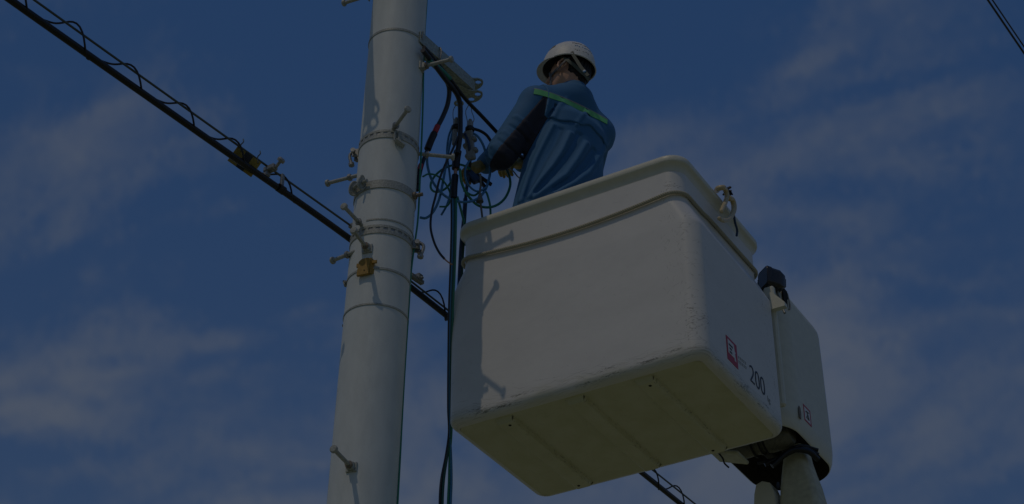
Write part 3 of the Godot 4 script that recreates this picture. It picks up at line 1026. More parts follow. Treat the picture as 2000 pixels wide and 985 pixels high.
	for row in 2:
		for j in 5:
			var o := Vector3(lo.x + w + 0.017 + j * 0.0175, y0 + 0.068 - row * 0.022 + 0.002 * j, 0.0008)
			cbox(st, fx.translated_local(o + Vector3(0, 0.004, 0)), Vector3(0.006, 0.0012, 0.0005), 0.0002)
			cbox(st, fx.translated_local(o + Vector3(0.001 * j - 0.002, 0, 0.0001)), Vector3(0.0012, 0.0068, 0.0005), 0.0002)
			cbox(st, fx.translated_local(o + Vector3(0, -0.005, 0.0)), Vector3(0.005, 0.0011, 0.0005), 0.0002)
	obj("fine_print", st, M.faded_ink, b)
	var font := SystemFont.new()
	font.font_names = PackedStringArray(["Droid Sans"])
	for q in [["200", 0.118, 0.124, "ink", "load_figure"], ["kg", 0.036, 0.305, "faded_ink", "load_unit"]]:
		var tm := TextMesh.new()
		tm.text = q[0]; tm.font = font; tm.font_size = 64
		tm.pixel_size = q[1] / 64.0
		tm.depth = 0.0012
		tm.horizontal_alignment = HORIZONTAL_ALIGNMENT_LEFT
		tm.vertical_alignment = VERTICAL_ALIGNMENT_BOTTOM
		var o := MeshInstance3D.new()
		o.mesh = tm
		o.material_override = M[q[3]]
		o.name = q[4]
		b.add_child(o, true)
		o.global_transform = fx.translated_local(Vector3(lo.x + w + q[2] + 0.0, y0 - (0.020 if q[4] == "load_figure" else 0.012), 0.001)) * Transform3D(Basis.from_scale(Vector3(0.86, 1, 1)), Vector3.ZERO)

# ---------------------------------------------------------------- rope, hooks, on the bucket
func build_bucket_gear() -> void:
	# rope round the neck
	var path := PackedVector3Array()
	var ring := rrect(BHX - 0.063 + 0.0085, BHZ - 0.0052 + 0.0125, 0.08, 0.0, 8, 14)
	for q in ring:
		var p: Vector3 = q[0]
		var tx: float = (p.x / BHX + 1.0) / 2.0
		var y := 0.842 + 0.012 * (1.0 - tx)
		if p.z > 0.2: y -= 0.046 * sin(PI * clampf(tx, 0.0, 1.0))
		if p.x > 0.5: y += 0.02 * clampf(0.3 - p.z, 0.0, 1.0)
		path.append(bc * Vector3(p.x, y, p.z))
	path.append(path[0])
	var base := smooth_path(Array(path), 0.007)
	var rp := thing("bucket_rope", "twisted pale rope tied round the neck of the white bucket", "rope", base[0])
	for s in 3:
		var st := new_st()
		var pts := PackedVector3Array()
		for i in base.size() - 1:
			var d := (base[i + 1] - base[i]).normalized()
			var a := Vector3.UP
			var c := d.cross(a)
			var ph := TAU * (i * 0.007 / 0.05 + s / 3.0)
			pts.append(base[i] + (a * cos(ph) + c * sin(ph)) * 0.0047)
		tube(st, pts, 0.0048, 6)
		obj("strand", st, M.rope, rp)
	# two ivory hooks hung over the rim
	var gx := 0.612
	var hooks := [[[1400, 372], [1408, 367], [1416, 370], [1420, 381], [1417, 395], [1412, 406], [1409, 413]], [[1424, 387], [1431, 392], [1434, 404], [1431, 418], [1423, 428], [1413, 431], [1405, 427]]]
	for k in 2:
		var pts := []
		for q in hooks[k]: pts.append(on_face(q[0], q[1], 0, gx + 0.005 * k))
		if k == 0: pts[0] = on_face(1400, 372, 0, 0.575)
		var hk := thing("plastic_hook", ["ivory plastic hook over the bucket rim, pointing down, next to the black knot", "ivory plastic hook curled round the rope below the black knot"][k], "hook", pts[0], "hooks on the bucket rim")
		var st := new_st()
		var bp := smooth_path(pts, 0.006)
		tube(st, bp, 0.0135, 12, false, 0.0095)
		obj("hook_arm", st, M.hook_ivory, hk)
		for e in [0, bp.size() - 1]:
			st = new_st()
			var rr := 0.0135 if e == 0 else 0.0095
			lathe(st, Transform3D(Basis(), bp[e]), [Vector2(0, -rr), Vector2(rr * 0.7, -rr * 0.7), Vector2(rr, 0), Vector2(rr * 0.7, rr * 0.7), Vector2(0, rr)], 12)
			obj("hook_tip", st, M.hook_ivory, hk)
	var st := new_st()
	for k in 7:
		var c := on_face(1423 + rng.randf_range(-4, 4), 372 + rng.randf_range(-6, 8), 0, 0.6)
		tube(st, smooth_path([c + Vector3(rng.randf_range(-0.018, 0.018), rng.randf_range(-0.016, 0.02), rng.randf_range(-0.012, 0.012)), c + Vector3(0.004, 0.01, 0.006), c + Vector3(rng.randf_range(-0.016, 0.016), rng.randf_range(-0.016, 0.012), rng.randf_range(-0.012, 0.012))], 0.006), 0.0045, 6)
	tag(obj("black_knot", st, M.black_rubber), "knotted black cord on top of the bucket rim above the hooks", "cord")
	st = new_st()
	var bs := smooth_path([on_face(1433, 417, 0, 0.605), on_face(1436, 435, 0, 0.60), on_face(1440, 450, 0, 0.585), on_face(1439, 461, 0, 0.580)], 0.01)
	tube(st, bs, 0.0055, 8)
	tag(obj("black_tie", st, M.dark_blue), "short dark tie linking a hook to the bucket rope", "cord")

# ---------------------------------------------------------------- cover at the bucket's back, work lamp, boom
func build_cover_and_boom() -> void:
	var ct := bk.translated_local(Vector3(0.40, 0.035, -0.815))
	var cv := thing("mount_cover", "pale ivory cover box bolted to the back of the bucket, open below", "machine cover", ct * Vector3(0, 0.12, 0))
	var st := new_st()
	var prof := [Vector2(0.022, 0.098), Vector2(0.016, 0.102), Vector2(0.006, 0.130), Vector2(0.001, 0.165), Vector2(0.0, 0.18), Vector2(0.0, 0.3), Vector2(0.002, 0.6), Vector2(0.004, 0.80)]
	for k in 7:
		var a := PI / 2 * k / 6
		prof.append(Vector2(0.004 + 0.07 * (1.0 - cos(a)), 0.80 + 0.07 * sin(a)))
	loft(st, ct, 0.212, 0.362, 0.195, prof, 10, 4)
	var ring := rrect(0.212 - 0.074, 0.362 - 0.074, 0.121, 0.87, 10, 4)
	for k in ring.size():
		var n := Vector3.UP
		tri(st, ct * Vector3(0, 0.872, 0), ct * (ring[k][0] as Vector3), ct * (ring[(k + 1) % ring.size()][0] as Vector3), n, n, n)
	obj("cover_shell", st, M.ivory, cv)
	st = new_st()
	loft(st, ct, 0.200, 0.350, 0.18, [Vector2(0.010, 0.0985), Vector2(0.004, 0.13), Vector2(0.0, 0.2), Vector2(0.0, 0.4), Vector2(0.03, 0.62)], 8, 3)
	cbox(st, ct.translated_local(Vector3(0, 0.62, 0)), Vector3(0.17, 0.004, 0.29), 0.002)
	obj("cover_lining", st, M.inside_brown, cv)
	st = new_st()      # raised flange where the cover meets the bucket
	cbox(st, ct.translated_local(Vector3(0.19, 0.455, 0.364)), Vector3(0.026, 0.315, 0.016), 0.008)
	obj("flange", st, M.ivory, cv)
	st = new_st()
	cbox(st, ct.translated_local(Vector3(0.203, 0.80, 0.20)), Vector3(0.004, 0.05, 0.03), 0.002)
	obj("top_slot", st, M.hole, cv)
	st = new_st()
	tube(st, smooth_path([ct * Vector3(0.205, 0.84, 0.168), ct * Vector3(0.213, 0.76, 0.168), ct * Vector3(0.213, 0.74, 0.185)], 0.01), 0.004, 8)
	obj("slot_edge", st, M.porcelain, cv)
	# warning sticker: red outlined square with a pictogram
	var fx := Transform3D(ct.basis * Basis(Vector3.UP, PI / 2), ct * Vector3(0.2125, 0, 0))
	var sp := fx.affine_inverse() * on_face(1577, 812, 0, 0.612)
	var sc := Vector3(sp.x, sp.y, 0.0)
	st = new_st()
	var o2 := 0.042
	plate(st, fx.translated_local(sc), PackedVector2Array([Vector2(-o2, -o2), Vector2(o2, -o2), Vector2(o2, o2), Vector2(-o2, o2)]), 0.002, [PackedVector2Array([Vector2(-0.034, -0.034), Vector2(0.034, -0.034), Vector2(0.034, 0.034), Vector2(-0.034, 0.034)])])
	var ws := obj("warning_sticker", st, M.red_print, cv)
	st = new_st()
	plate(st, fx.translated_local(sc + Vector3(0, 0, -0.0004)), PackedVector2Array([Vector2(-0.034, -0.034), Vector2(0.034, -0.034), Vector2(0.034, 0.034), Vector2(-0.034, 0.034)]), 0.001)
	obj("sticker_panel", st, M.white_print, ws)
	st = new_st()
	for q in [[-0.02, 0.012, 0.02, 0.02], [-0.006, 0.02, 0.016, -0.02], [-0.01, -0.014, 0.01, -0.02], [0.0, 0.0, -0.014, -0.018]]:
		rod(st, fx * (sc + Vector3(q[0], q[1], 0.001)), fx * (sc + Vector3(q[2], q[3], 0.001)), 0.0022, 6)
	obj("pictogram", st, M.strap_grey, ws)
	# a chipped, rusted spot with its latch
	var lp := fx.affine_inverse() * on_face(1562, 806, 0, 0.612)
	st = new_st()
	plate(st, fx.translated_local(Vector3(lp.x, lp.y, 0.001)), PackedVector2Array([Vector2(-0.012, -0.03), Vector2(0.006, -0.034), Vector2(0.013, -0.004), Vector2(0.01, 0.026), Vector2(-0.004, 0.032), Vector2(-0.013, 0.006)]), 0.003)
	obj("worn_latch", st, M.rusty_steel, cv)
	# work lamp
	var lf0 := on_face(1494, 545, 2, -0.47)
	var lamp := thing("work_lamp", "black angular work lamp standing on the bucket's back edge", "lamp", lf0)
	var ax := Vector3(0.93, 0.0, -0.36).normalized()
	var lz := ax.cross(Vector3.UP).normalized()
	var lf := Transform3D(Basis(Vector3.UP, ax, Vector3.UP.cross(ax)), lf0).rotated_local(Vector3.BACK, 0.05)
	st = new_st()
	loft(st, lf, 0.053, 0.048, 0.02, [Vector2(0.004, -0.012), Vector2(0.0, -0.008), Vector2(0.0, 0.012), Vector2(0.003, 0.015)], 3, 1)
	cbox(st, lf.translated_local(Vector3(0, -0.008, 0)), Vector3(0.048, 0.003, 0.043), 0.002)
	obj("front_frame", st, M.lamp_black, lamp)
	st = new_st()
	loft(st, lf, 0.051, 0.046, 0.022, [Vector2(0.0, 0.014), Vector2(0.001, 0.06), Vector2(0.018, 0.092), Vector2(0.034, 0.104)], 2, 1)
	cbox(st, lf.translated_local(Vector3(0, 0.1025, 0)), Vector3(0.022, 0.002, 0.016), 0.001)
	obj("housing", st, M.lamp_black, lamp)
	st = new_st()
	rod(st, lf * Vector3(0.02, 0.005, 0.055), lf * Vector3(0.02, 0.005, 0.068), 0.008, 8)
	rod(st, lf * Vector3(0.028, -0.004, 0.06), lf * Vector3(0.012, 0.014, 0.062), 0.004, 6)
	obj("hinge_knob", st, M.porcelain, lamp)
	st = new_st()
	rod(st, lf * Vector3(-0.045, 0.07, 0.01), on_face(1533, 612, 2, -0.50), 0.006, 10)
	obj("stem", st, M.porcelain, lamp)
	st = new_st()
	var p0 := on_face(1504, 560, 2, -0.43)
	plate(st, Transform3D(bk.basis, on_face(1522, 585, 2, -0.43)), PackedVector2Array([Vector2(-0.04, 0.04), Vector2(-0.03, 0.045), Vector2(0.03, -0.03), Vector2(0.03, -0.05), Vector2(-0.04, -0.05)]), 0.03)
	obj("bracket", st, M.ivory, lamp)
	# rotation gear seen through the open bottom of the cover
	var ga := bk * Vector3(0.12, 0.14, -0.48)
	var gear := thing("bucket_rotator", "dirty ivory cylinder and dark brackets under the cover behind the bucket", "machinery", ga)
	var a0 := bk * Vector3(0.27, 0.135, -0.66)
	var a1 := bk * Vector3(0.555, 0.15, -0.66)
	st = new_st()
	var gf := frame_y(a0, a1)
	var gl := a0.distance_to(a1)
	lathe(st, gf, [Vector2(0, 0), Vector2(0.045, 0), Vector2(0.05, 0.01), Vector2(0.05, gl * 0.42), Vector2(0.056, gl * 0.43), Vector2(0.056, gl * 0.49), Vector2(0.05, gl * 0.5), Vector2(0.05, gl * 0.56), Vector2(0.06, gl * 0.57), Vector2(0.06, gl * 0.92), Vector2(0.045, gl), Vector2(0, gl)], 28)
	obj("cylinder", st, M.actuator, gear)
	for k in 3:
		st = new_st()
		var c: Vector3 = a0.lerp(a1, [0.33, 0.46, 0.54][k])
		lathe(st, frame_y(c, a1), [Vector2(0.052, 0), Vector2(0.062, 0.0), Vector2(0.062, 0.006), Vector2(0.052, 0.006)], 24)
		obj("hose_clip", st, M.dark_metal, gear)
	st = new_st()
	for k in 3:
		tube(st, smooth_path([on_face(1480 + k * 14, 905 + k * 3, 2, -0.62), on_face(1530 + k * 8, 893 - k * 6, 2, -0.66), on_face(1560 + k * 9, 872 + k * 5, 2, -0.70), on_face(1598, 880 + k * 9, 2, -0.76)], 0.02), 0.009 + 0.002 * k, 8)
	obj("hoses", st, M.black_rubber, gear)
	st = new_st()
	var bf := Transform3D(bk.basis, on_face(1520, 902, 2, -0.74))
	cbox(st, bf.translated_local(Vector3(0.06, 0.08, 0.02)), Vector3(0.03, 0.05, 0.05), 0.006)
	cbox(st, bf.translated_local(Vector3(-0.02, 0.07, 0.03)), Vector3(0.022, 0.06, 0.04), 0.006)
	obj("bracket", st, M.dark_metal, gear)
	st = new_st()
	cbox(st, Transform3D(bk.basis, on_face(1424, 892, 2, -0.50)).rotated_local(Vector3.BACK, -0.35), Vector3(0.075, 0.009, 0.06), 0.005)
	obj("lower_plate", st, M.ivory_dirty, gear)
	st = new_st()
	tube(st, smooth_path([on_face(1402, 884, 2, -0.46), on_face(1412, 896, 2, -0.45), on_face(1415, 905, 2, -0.46), on_face(1424, 914, 2, -0.47)], 0.01), 0.004, 6)
	obj("loose_cable", st, M.black_rubber, gear)
	# boom
	var top := bk * Vector3(0.40, 0.16, -0.80)
	var k0 := on_face(1560, 905, 2, -0.78)
	var k1 := on_face(1572, 1040, 2, -0.82)
	var boom := thing("lift_boom", "ivory lift boom rising from below to carry the bucket", "lift boom", Vector3(k1.x, 0, k1.z))
	st = new_st()
	var cur := [[1556, 880, 0.050, 0.06], [1559, 905, 0.058, 0.06], [1562, 930, 0.07, 0.065], [1566, 955, 0.083, 0.07], [1570, 985, 0.092, 0.075], [1574, 1040, 0.098, 0.08], [1578, 1120, 0.10, 0.085]]
	var rings := []
	for q in cur:
		var c := on_face(q[0], q[1], 2, -0.78)
		var rg := []
		for e in rrect(q[2], q[3], 0.03, 0.0, 6, 2): rg.append([c + bk.basis * (e[0] as Vector3), bk.basis * (e[1] as Vector3)])
		rings.append(rg)
	for i in rings.size() - 1:
		for k in rings[i].size():
			var l: int = (k + 1) % rings[i].size()
			quad(st, [rings[i][k][0], rings[i][l][0], rings[i + 1][l][0], rings[i + 1][k][0]], [rings[i][k][1], rings[i][l][1], rings[i + 1][l][1], rings[i + 1][k][1]])
	obj("boom_head", st, M.ivory_dirty, boom)
	st = new_st()
	var lug := Transform3D(bk.basis, on_face(1500, 985, 2, -0.74))
	plate(st, lug, PackedVector2Array([Vector2(-0.065, -0.16), Vector2(0.062, -0.16), Vector2(0.052, 0.03), Vector2(0.036, 0.078), Vector2(0.0, 0.095), Vector2(-0.03, 0.085), Vector2(-0.043, 0.04)]), 0.09)
	obj("side_lug", st, M.ivory, boom)
	st = new_st()
	rod(st, on_face(1520, 950, 2, -0.74), on_face(1532, 950, 2, -0.76), 0.02, 14)
	obj("pin", st, M.dark_metal, boom)
	st = new_st()
	var low := on_face(1578, 1110, 2, -0.78)
	var foot := Vector3(low.x + 0.5, 1.0, low.z - 1.3)
	tube(st, PackedVector3Array([low + Vector3(0, 0.05, 0), foot]), 0.11, 4, false, 0.15)
	obj("lower_boom", st, M.ivory_dirty, boom)
	st = new_st()
	lathe(st, Transform3D(Basis(), Vector3(foot.x, 0, foot.z)), [Vector2(0.5, 0.0), Vector2(0.5, 0.5), Vector2(0.3, 0.55), Vector2(0.28, 1.05), Vector2(0, 1.06)], 24)
	obj("pedestal", st, M.ivory_dirty, boom)

# ---------------------------------------------------------------- wires and fittings beside the pole
func wire(called: String, label: String, category: String, pts: Array, r: float, m: Material, depth := 0.0) -> MeshInstance3D:
	var w := []
	for q in pts: w.append(P(q[0], q[1], q[2] if q.size() > 2 else depth))
	var st := new_st()
	tube(st, smooth_path(w, 0.012), r, 9)
	var o := obj(called, st, m)
	tag(o, label, category)
	return o
func build_wires() -> void:
	var D := 6.93
	wire("service_cable", "black cable running under the bracket arm and on behind the worker", "cable", [[828, 92, 6.56], [850, 118, 6.66], [880, 156, 6.78], [910, 195, 6.9], [940, 226, 6.98], [968, 256, 7.06], [1010, 300, 7.3], [1060, 330, 7.6]], 0.0095, M.black_rubber)
	wire("service_cable", "thick black cable bundled along the bracket arm's lower edge", "cable", [[826, 98, 6.54], [848, 126, 6.64], [872, 158, 6.75], [884, 172, 6.8], [897, 196, 6.88], [899, 230, 6.9], [898, 270, 6.9], [893, 300, 6.9]], 0.0125, M.grey_rubber)
	wire("green_sleeve", "green sleeve on the cables under the bracket arm", "cable", [[838, 118, 6.60], [855, 132, 6.67], [868, 144, 6.72], [878, 154, 6.76]], 0.013, M.wire_green)
	wire("drop_cable", "dark grey cable curving down from the arm to a red tape", "cable", [[868, 150, 6.74], [877, 172, 6.8], [875, 200, 6.82], [866, 225, 6.82], [853, 250, 6.8], [845, 265, 6.8]], 0.0115, M.grey_rubber)
	wire("red_tape", "red tape wrapped round the dark grey cable above a black sleeve", "tape", [[855, 246, 6.8], [849, 259, 6.8]], 0.0140, M.red_tape)
	var s1 := wire("splice_sleeve", "ribbed black splice sleeve below the red tape, beside the pole", "cable sleeve", [[848, 261, 6.8], [842, 274, 6.8], [835, 292, 6.8]], 0.017, M.black_rubber)
	wire("tail_cable", "short black cable end between the red-taped sleeve and the wide pole band", "cable", [[835, 292, 6.8], [828, 310, 6.78], [822, 330, 6.76], [818, 350, 6.74], [814, 372, 6.72]], 0.0095, M.black_rubber)
	wire("red_tag", "small red tape on the cable end beside the pole", "tape", [[822, 322, 6.755], [818, 334, 6.745]], 0.0115, M.red_tape)
	wire("lower_splice", "black splice sleeve tight against the pole by the wide band", "cable sleeve", [[818, 334, 6.745], [814, 362, 6.73]], 0.0145, M.black_rubber)
	wire("splice_sleeve", "upper black splice sleeve on the hanging cable below the arm end", "cable sleeve", [[894, 296, D], [891, 315, D], [890, 330, D]], 0.019, M.black_rubber)
	wire("copper_joint", "bare copper joint between two black splice sleeves", "wire", [[890, 328, D], [889, 345, D]], 0.0085, M.copper)
	wire("splice_sleeve", "lower black splice sleeve below the bare copper joint", "cable sleeve", [[889, 343, D], [887, 365, D], [886, 388, D]], 0.0165, M.black_rubber)
	# long drops
	for w in [["blue wire hanging past the bucket corner, the brightest of the drop wires", 0.0, 8.0, 0.0058, "wire_blue"], ["green wire hanging past the bucket corner beside the bright blue one", 7.0, 3.0, 0.0055, "wire_green"], ["dark teal wire hanging past the bucket corner, splayed towards the pole below", 4.0, -8.0, 0.006, "dark_green"], ["black wire hanging past the bucket corner, splayed towards the pole below", -2.0, -13.0, 0.006, "grey_rubber"]]:
		var x: float = w[1]
		var b: float = w[2]
		wire("drop_wire", w[0], "wire", [[884 + x, 385, D], [884 + x * 0.9, 440, D], [882 + x * 0.9, 520, 6.97], [879 + x * 0.8, 600, 7.02], [877 + x * 0.6, 720, 7.1], [877 + x * 0.7, 800, 7.15], [878 + x * 0.5, 845, 7.18], [877 + b * 0.45, 890, 7.18], [874 + b * 0.95, 940, 7.18], [872 + b, 990, 7.17], [874 + b, 1120, 7.1]], w[3], M[w[4]])
	wire("drop_wire", "thick dark teal wire hanging down behind the bucket rim near the sleeves", "wire", [[909, 388, 7.05], [907, 420, 7.08], [904, 470, 7.12], [901, 520, 7.15], [899, 600, 7.2], [897, 700, 7.25]], 0.0105, M.dark_green)
	wire("drop_wire", "dark blue wire hanging behind the bucket rim near the rope", "wire", [[915, 345, 7.0], [910, 380, 7.03], [905, 430, 7.07], [900, 480, 7.1], [896, 560, 7.16], [893, 680, 7.25]], 0.0075, M.dark_blue)
	# loops
	wire("blue_loop", "blue wire looping low from the red-taped sleeve to the worker's hand", "wire", [[834, 296, 6.85], [835, 325, 6.88], [846, 357, 6.9], [868, 382, 6.92], [895, 394, 6.94], [925, 392, 6.97], [945, 376, 7.0], [956, 345, 7.03], [958, 315, 7.06]], 0.0062, M.wire_blue)
	wire("blue_wire", "blue wire from the left connector down to a hook end by the pole", "wire", [[886, 250, 6.94], [880, 275, D], [873, 310, D], [866, 350, D], [858, 388, D], [846, 414, D], [832, 426, D], [820, 425, D]], 0.0062, M.wire_blue)
	wire("blue_wire", "blue wire arching from the right connector to the worker's cuff", "wire", [[914, 258, 6.96], [930, 264, 6.96], [942, 280, 6.97], [949, 300, 6.99]], 0.0062, M.wire_blue)
	wire("green_loop", "small round loop of green wire behind the splice sleeves", "wire", [[918, 330, 6.98], [900, 322, 6.99], [880, 324, 7.0], [860, 334, 7.0], [845, 350, 7.0], [841, 366, 7.0], [850, 375, 6.99], [868, 370, 6.98], [882, 354, 6.97], [890, 338, 6.96]], 0.0055, M.wire_green)
	wire("green_loop", "large green wire loop hanging under the worker's cuff", "wire", [[898, 330, 6.9], [902, 358, 6.92], [914, 382, 6.96], [935, 402, 7.0], [962, 404, 7.03], [984, 390, 7.06], [996, 365, 7.08], [995, 345, 7.1], [990, 332, 7.12]], 0.0062, M.wire_green)
	wire("green_wire", "short green wire end hanging by the grey tassel", "wire", [[905, 372, 6.98], [925, 382, 7.0], [945, 372, 7.02], [955, 392, 7.04], [958, 415, 7.05], [957, 440, 7.06]], 0.0052, M.wire_green)
	wire("grey_wire", "thin dark wire with a bare copper end curving beside the pole", "wire", [[897, 262, 6.9], [884, 292, 6.88], [868, 325, 6.86], [858, 352, 6.86], [851, 382, 6.86], [843, 415, 6.86], [841, 445, 6.86], [848, 474, 6.86], [858, 494, 6.86], [868, 506, 6.86]], 0.0055, M.grey_rubber)
	wire("copper_end", "bare copper end of the thin dark wire beside the pole", "wire", [[867, 505, 6.86], [875, 512, 6.86], [883, 517, 6.86]], 0.0035, M.copper)
	wire("black_lead", "short black lead curving from the right connector towards the worker's arm", "wire", [[926, 252, 6.96], [938, 256, 6.98], [950, 264, 7.0], [960, 278, 7.02]], 0.0075, M.black_rubber)
	wire("blue_wire", "thin blue wire hanging beside the slim connector, behind the black sleeves", "wire", [[884, 246, 6.97], [876, 268, 6.98], [873, 300, 6.99], [878, 340, 7.0], [880, 372, 7.0], [873, 400, 7.0], [862, 420, 7.0]], 0.0052, M.wire_blue)
	wire("black_lead", "thin black lead dropping from the lobed connector to the dark teal wire", "wire", [[918, 312, 6.98], [917, 330, 7.0], [913, 352, 7.02], [909, 390, 7.05]], 0.0075, M.grey_rubber)
	wire("blue_wire", "short blue wire folded through the lobed connector", "wire", [[908, 262, 6.94], [914, 276, 6.93], [917, 292, 6.94], [914, 306, 6.96]], 0.0065, M.dark_blue)
	wire("grey_wire", "thin pale wire end sticking out between glove and jacket", "wire", [[994, 328, 7.2], [1002, 334, 7.2], [1010, 344, 7.22], [1020, 352, 7.3]], 0.0035, M.galv)
	wire("green_wire", "green wire twisting down from the sleeves towards the bucket rim", "wire", [[893, 384, 6.95], [898, 402, 6.97], [904, 425, 7.0], [909, 448, 7.05], [910, 480, 7.12]], 0.0058, M.wire_green)
	wire("green_loop", "loose green wire arc between the pole and the black sleeves", "wire", [[826, 345, 6.82], [838, 340, 6.86], [856, 345, 6.9], [872, 362, 6.93], [880, 384, 6.96], [874, 402, 6.98], [858, 404, 6.98]], 0.0045, M.wire_green)
	wire("blue_loop", "small blue wire loop above the worker's glove", "wire", [[926, 308, 6.97], [914, 318, 6.95], [908, 338, 6.95], [914, 360, 6.96], [932, 374, 6.98], [950, 366, 7.0]], 0.005, M.wire_blue)
	# green earth wire down the side of the pole
	var pts := []
	for q in [[834, -20], [833, 10], [829, 70], [827, 140], [826, 200], [824, 260], [821, 330], [818, 400], [815, 440], [810, 475], [803, 530], [799, 590], [795, 650], [790, 730], [785, 820], [781, 900], [776, 990], [770, 1100]]:
		pts.append([q[0], q[1], 6.625])
	wire("earth_wire", "thin green earth wire running down the edge of the pole", "wire", pts, 0.0042, M.wire_green)
	# two connectors hung from the arm end on wire loops
	for k in 2:
		var x: float = [891.0, 918.0][k]
		var dd: float = [6.93, 6.95][k]
		var c := P(x, 240 + k * 3, dd)
		var cn := thing("cable_connector", ["slim grey connector hanging by the black cable under the arm", "lobed grey connector hanging under the arm, worked on by the worker"][k], "connector", c)
		var st := new_st()
		lathe(st, Transform3D(Basis(), c), [Vector2(0, -0.02), Vector2(0.0155, -0.02), Vector2(0.0155, 0.012), Vector2(0.011, 0.018), Vector2(0.008, 0.028), Vector2(0, 0.03)], 18)
		obj("insulator_head", st, M.porcelain, cn)
		st = new_st()
		lathe(st, Transform3D(Basis(), c - Vector3(0, 0.042, 0)), [Vector2(0.0, 0.0), Vector2(0.020, 0.0), Vector2(0.0225, 0.004), Vector2(0.0225, 0.018), Vector2(0.018, 0.024), Vector2(0, 0.026)], 18)
		obj("collar", st, M.black_rubber, cn)
		st = new_st()
		var e0: Vector3 = [on_height(891, 205, (1.6 + 5.629 * 6.64 / 6.72 - 0.0375)), on_height(915, 207, (1.6 + 5.629 * 6.64 / 6.72 - 0.0375))][k]
		tube(st, smooth_path([e0 + Vector3(0, 0.004, 0), e0 + Vector3(-0.012, -0.03, 0.0), c + Vector3(-0.016, 0.03, 0), c + Vector3(-0.011, 0.008, 0)], 0.01), 0.0022, 6)
		if k == 1: tube(st, smooth_path([e0 + Vector3(0.012, 0.004, 0), e0 + Vector3(0.016, -0.03, 0.0), c + Vector3(0.018, 0.03, 0), c + Vector3(0.012, 0.008, 0)], 0.01), 0.0022, 6)
		obj("hanging_loop", st, M.galv, cn)
		if k == 0:
			st = new_st()
			cbox(st, Transform3D(Basis(), c - Vector3(0.004, 0.085, 0)), Vector3(0.011, 0.045, 0.011), 0.004)
			obj("body", st, M.porcelain, cn)
		else:
			st = new_st()
			var bf := Transform3D(Basis(Vector3.BACK, 0.12) * Basis(Vector3.UP, -0.3), c - Vector3(-0.004, 0.125, 0))
			cbox(st, bf, Vector3(0.021, 0.085, 0.012), 0.005)
			obj("body", st, M.porcelain, cn)
			for q in [[-0.022, 0.062], [-0.021, 0.0], [-0.016, -0.062], [0.024, 0.03], [0.024, -0.035]]:
				st = new_st()
				lathe(st, Transform3D(bf.basis * Basis(Vector3.RIGHT, PI / 2), bf * Vector3(q[0], q[1], -0.013)), [Vector2(0, 0), Vector2(0.0105, 0), Vector2(0.0125, 0.004), Vector2(0.0125, 0.022), Vector2(0.0095, 0.027), Vector2(0, 0.028)], 16)
				obj("lobe", st, M.porcelain, cn)
	# crimping tool in the hand, with its cord
	var tc := P(929, 347, 7.02)
	var tool := thing("hand_tool", "dark blue hand tool held in the worker's gloved left hand", "tool", tc)
	var tb := Transform3D(Basis(Vector3.BACK, 0.75) * Basis(Vector3.UP, 0.35), tc)
	var st := new_st()
	cbox(st, tb.translated_local(Vector3(-0.012, 0.012, 0)), Vector3(0.022, 0.04, 0.016), 0.006)
	obj("head", st, M.dark_blue, tool)
	st = new_st()
	for s in [-1.0, 1.0]:
		cbox(st, tb.translated_local(Vector3(0.016 + 0.012 * s, -0.03, 0.0)).rotated_local(Vector3.BACK, 0.2 * s), Vector3(0.007, 0.045, 0.009), 0.003)
	obj("handles", st, M.black_rubber, tool)
	st = new_st()
	tube(st, smooth_path([P(938, 340, 6.98), P(939, 360, 6.98), P(937, 378, 6.98), P(939, 400, 6.99), P(942, 425, 7.0)], 0.01), 0.005, 8)
	obj("cord", st, M.grey_cord, tool)
	st = new_st()
	lathe(st, Transform3D(Basis(), P(937, 395, 6.985)), [Vector2(0, 0.0), Vector2(0.018, 0.002), Vector2(0.016, 0.012), Vector2(0.009, 0.035), Vector2(0.006, 0.05), Vector2(0, 0.052)], 10)
	obj("tassel", st, M.grey_cord, tool)

# ---------------------------------------------------------------- worker
var j_hip: Vector3
var j_chest: Vector3
var j_neck: Vector3
var j_ls: Vector3
var j_rs: Vector3
var j_le: Vector3
var j_re: Vector3
var j_lw: Vector3
var j_rw: Vector3
var b_s := Vector3(0.835, 0, -0.55)    # to his right
var b_f := Vector3(-0.55, 0, -0.835)   # the way he faces
var folds := []
var yoke_y := 99.0
var hem_y := -99.0
var seam_p: Vector3
var seam_n := Vector3.DOWN
var h_c: Vector3                       # head
var h_f: Vector3
var h_u: Vector3
var h_l: Vector3

func trunk(p: Vector3) -> float:
	var ax := j_chest - j_hip
	var len := ax.length()
	ax /= len
	var v := (p - j_hip).dot(ax)
	var t := clampf(v / len, -0.6, 1.0)
	var q := p - (j_hip + ax * (t * len))
	var a: float = lerp(0.226, 0.190, t)
	var b: float = lerp(0.150, 0.138, t)
	var k := Vector3(q.dot(b_s) / a, q.dot(b_f) / b, q.dot(ax) / 0.09)
	var g := Vector3(k.x / a, k.y / b, k.z / 0.09)
	var l := k.length()
	return l * (l - 1.0) / maxf(g.length(), 1e-4)
func jacket_base(p: Vector3) -> float:
	var d := trunk(p)
	d = smin(d, cap(p, j_neck - Vector3(0, 0.03, 0), j_ls, 0.074, 0.072), 0.07)
	d = smin(d, cap(p, j_neck - Vector3(0, 0.03, 0), j_rs, 0.072, 0.07), 0.07)
	var arm := minf(cap(p, j_ls, j_le, 0.078, 0.072), cap(p, j_rs, j_re, 0.075, 0.063))
	d = smin(d, arm, 0.04)
	var fore := smin(cap(p, j_ls.lerp(j_le, 0.9), j_lw, 0.064, 0.050), 1.0, 0.02)
	d = smin(d, fore, 0.025)
	d = smin(d, cap(p, j_re, j_rw, 0.060, 0.044), 0.025)
	return d
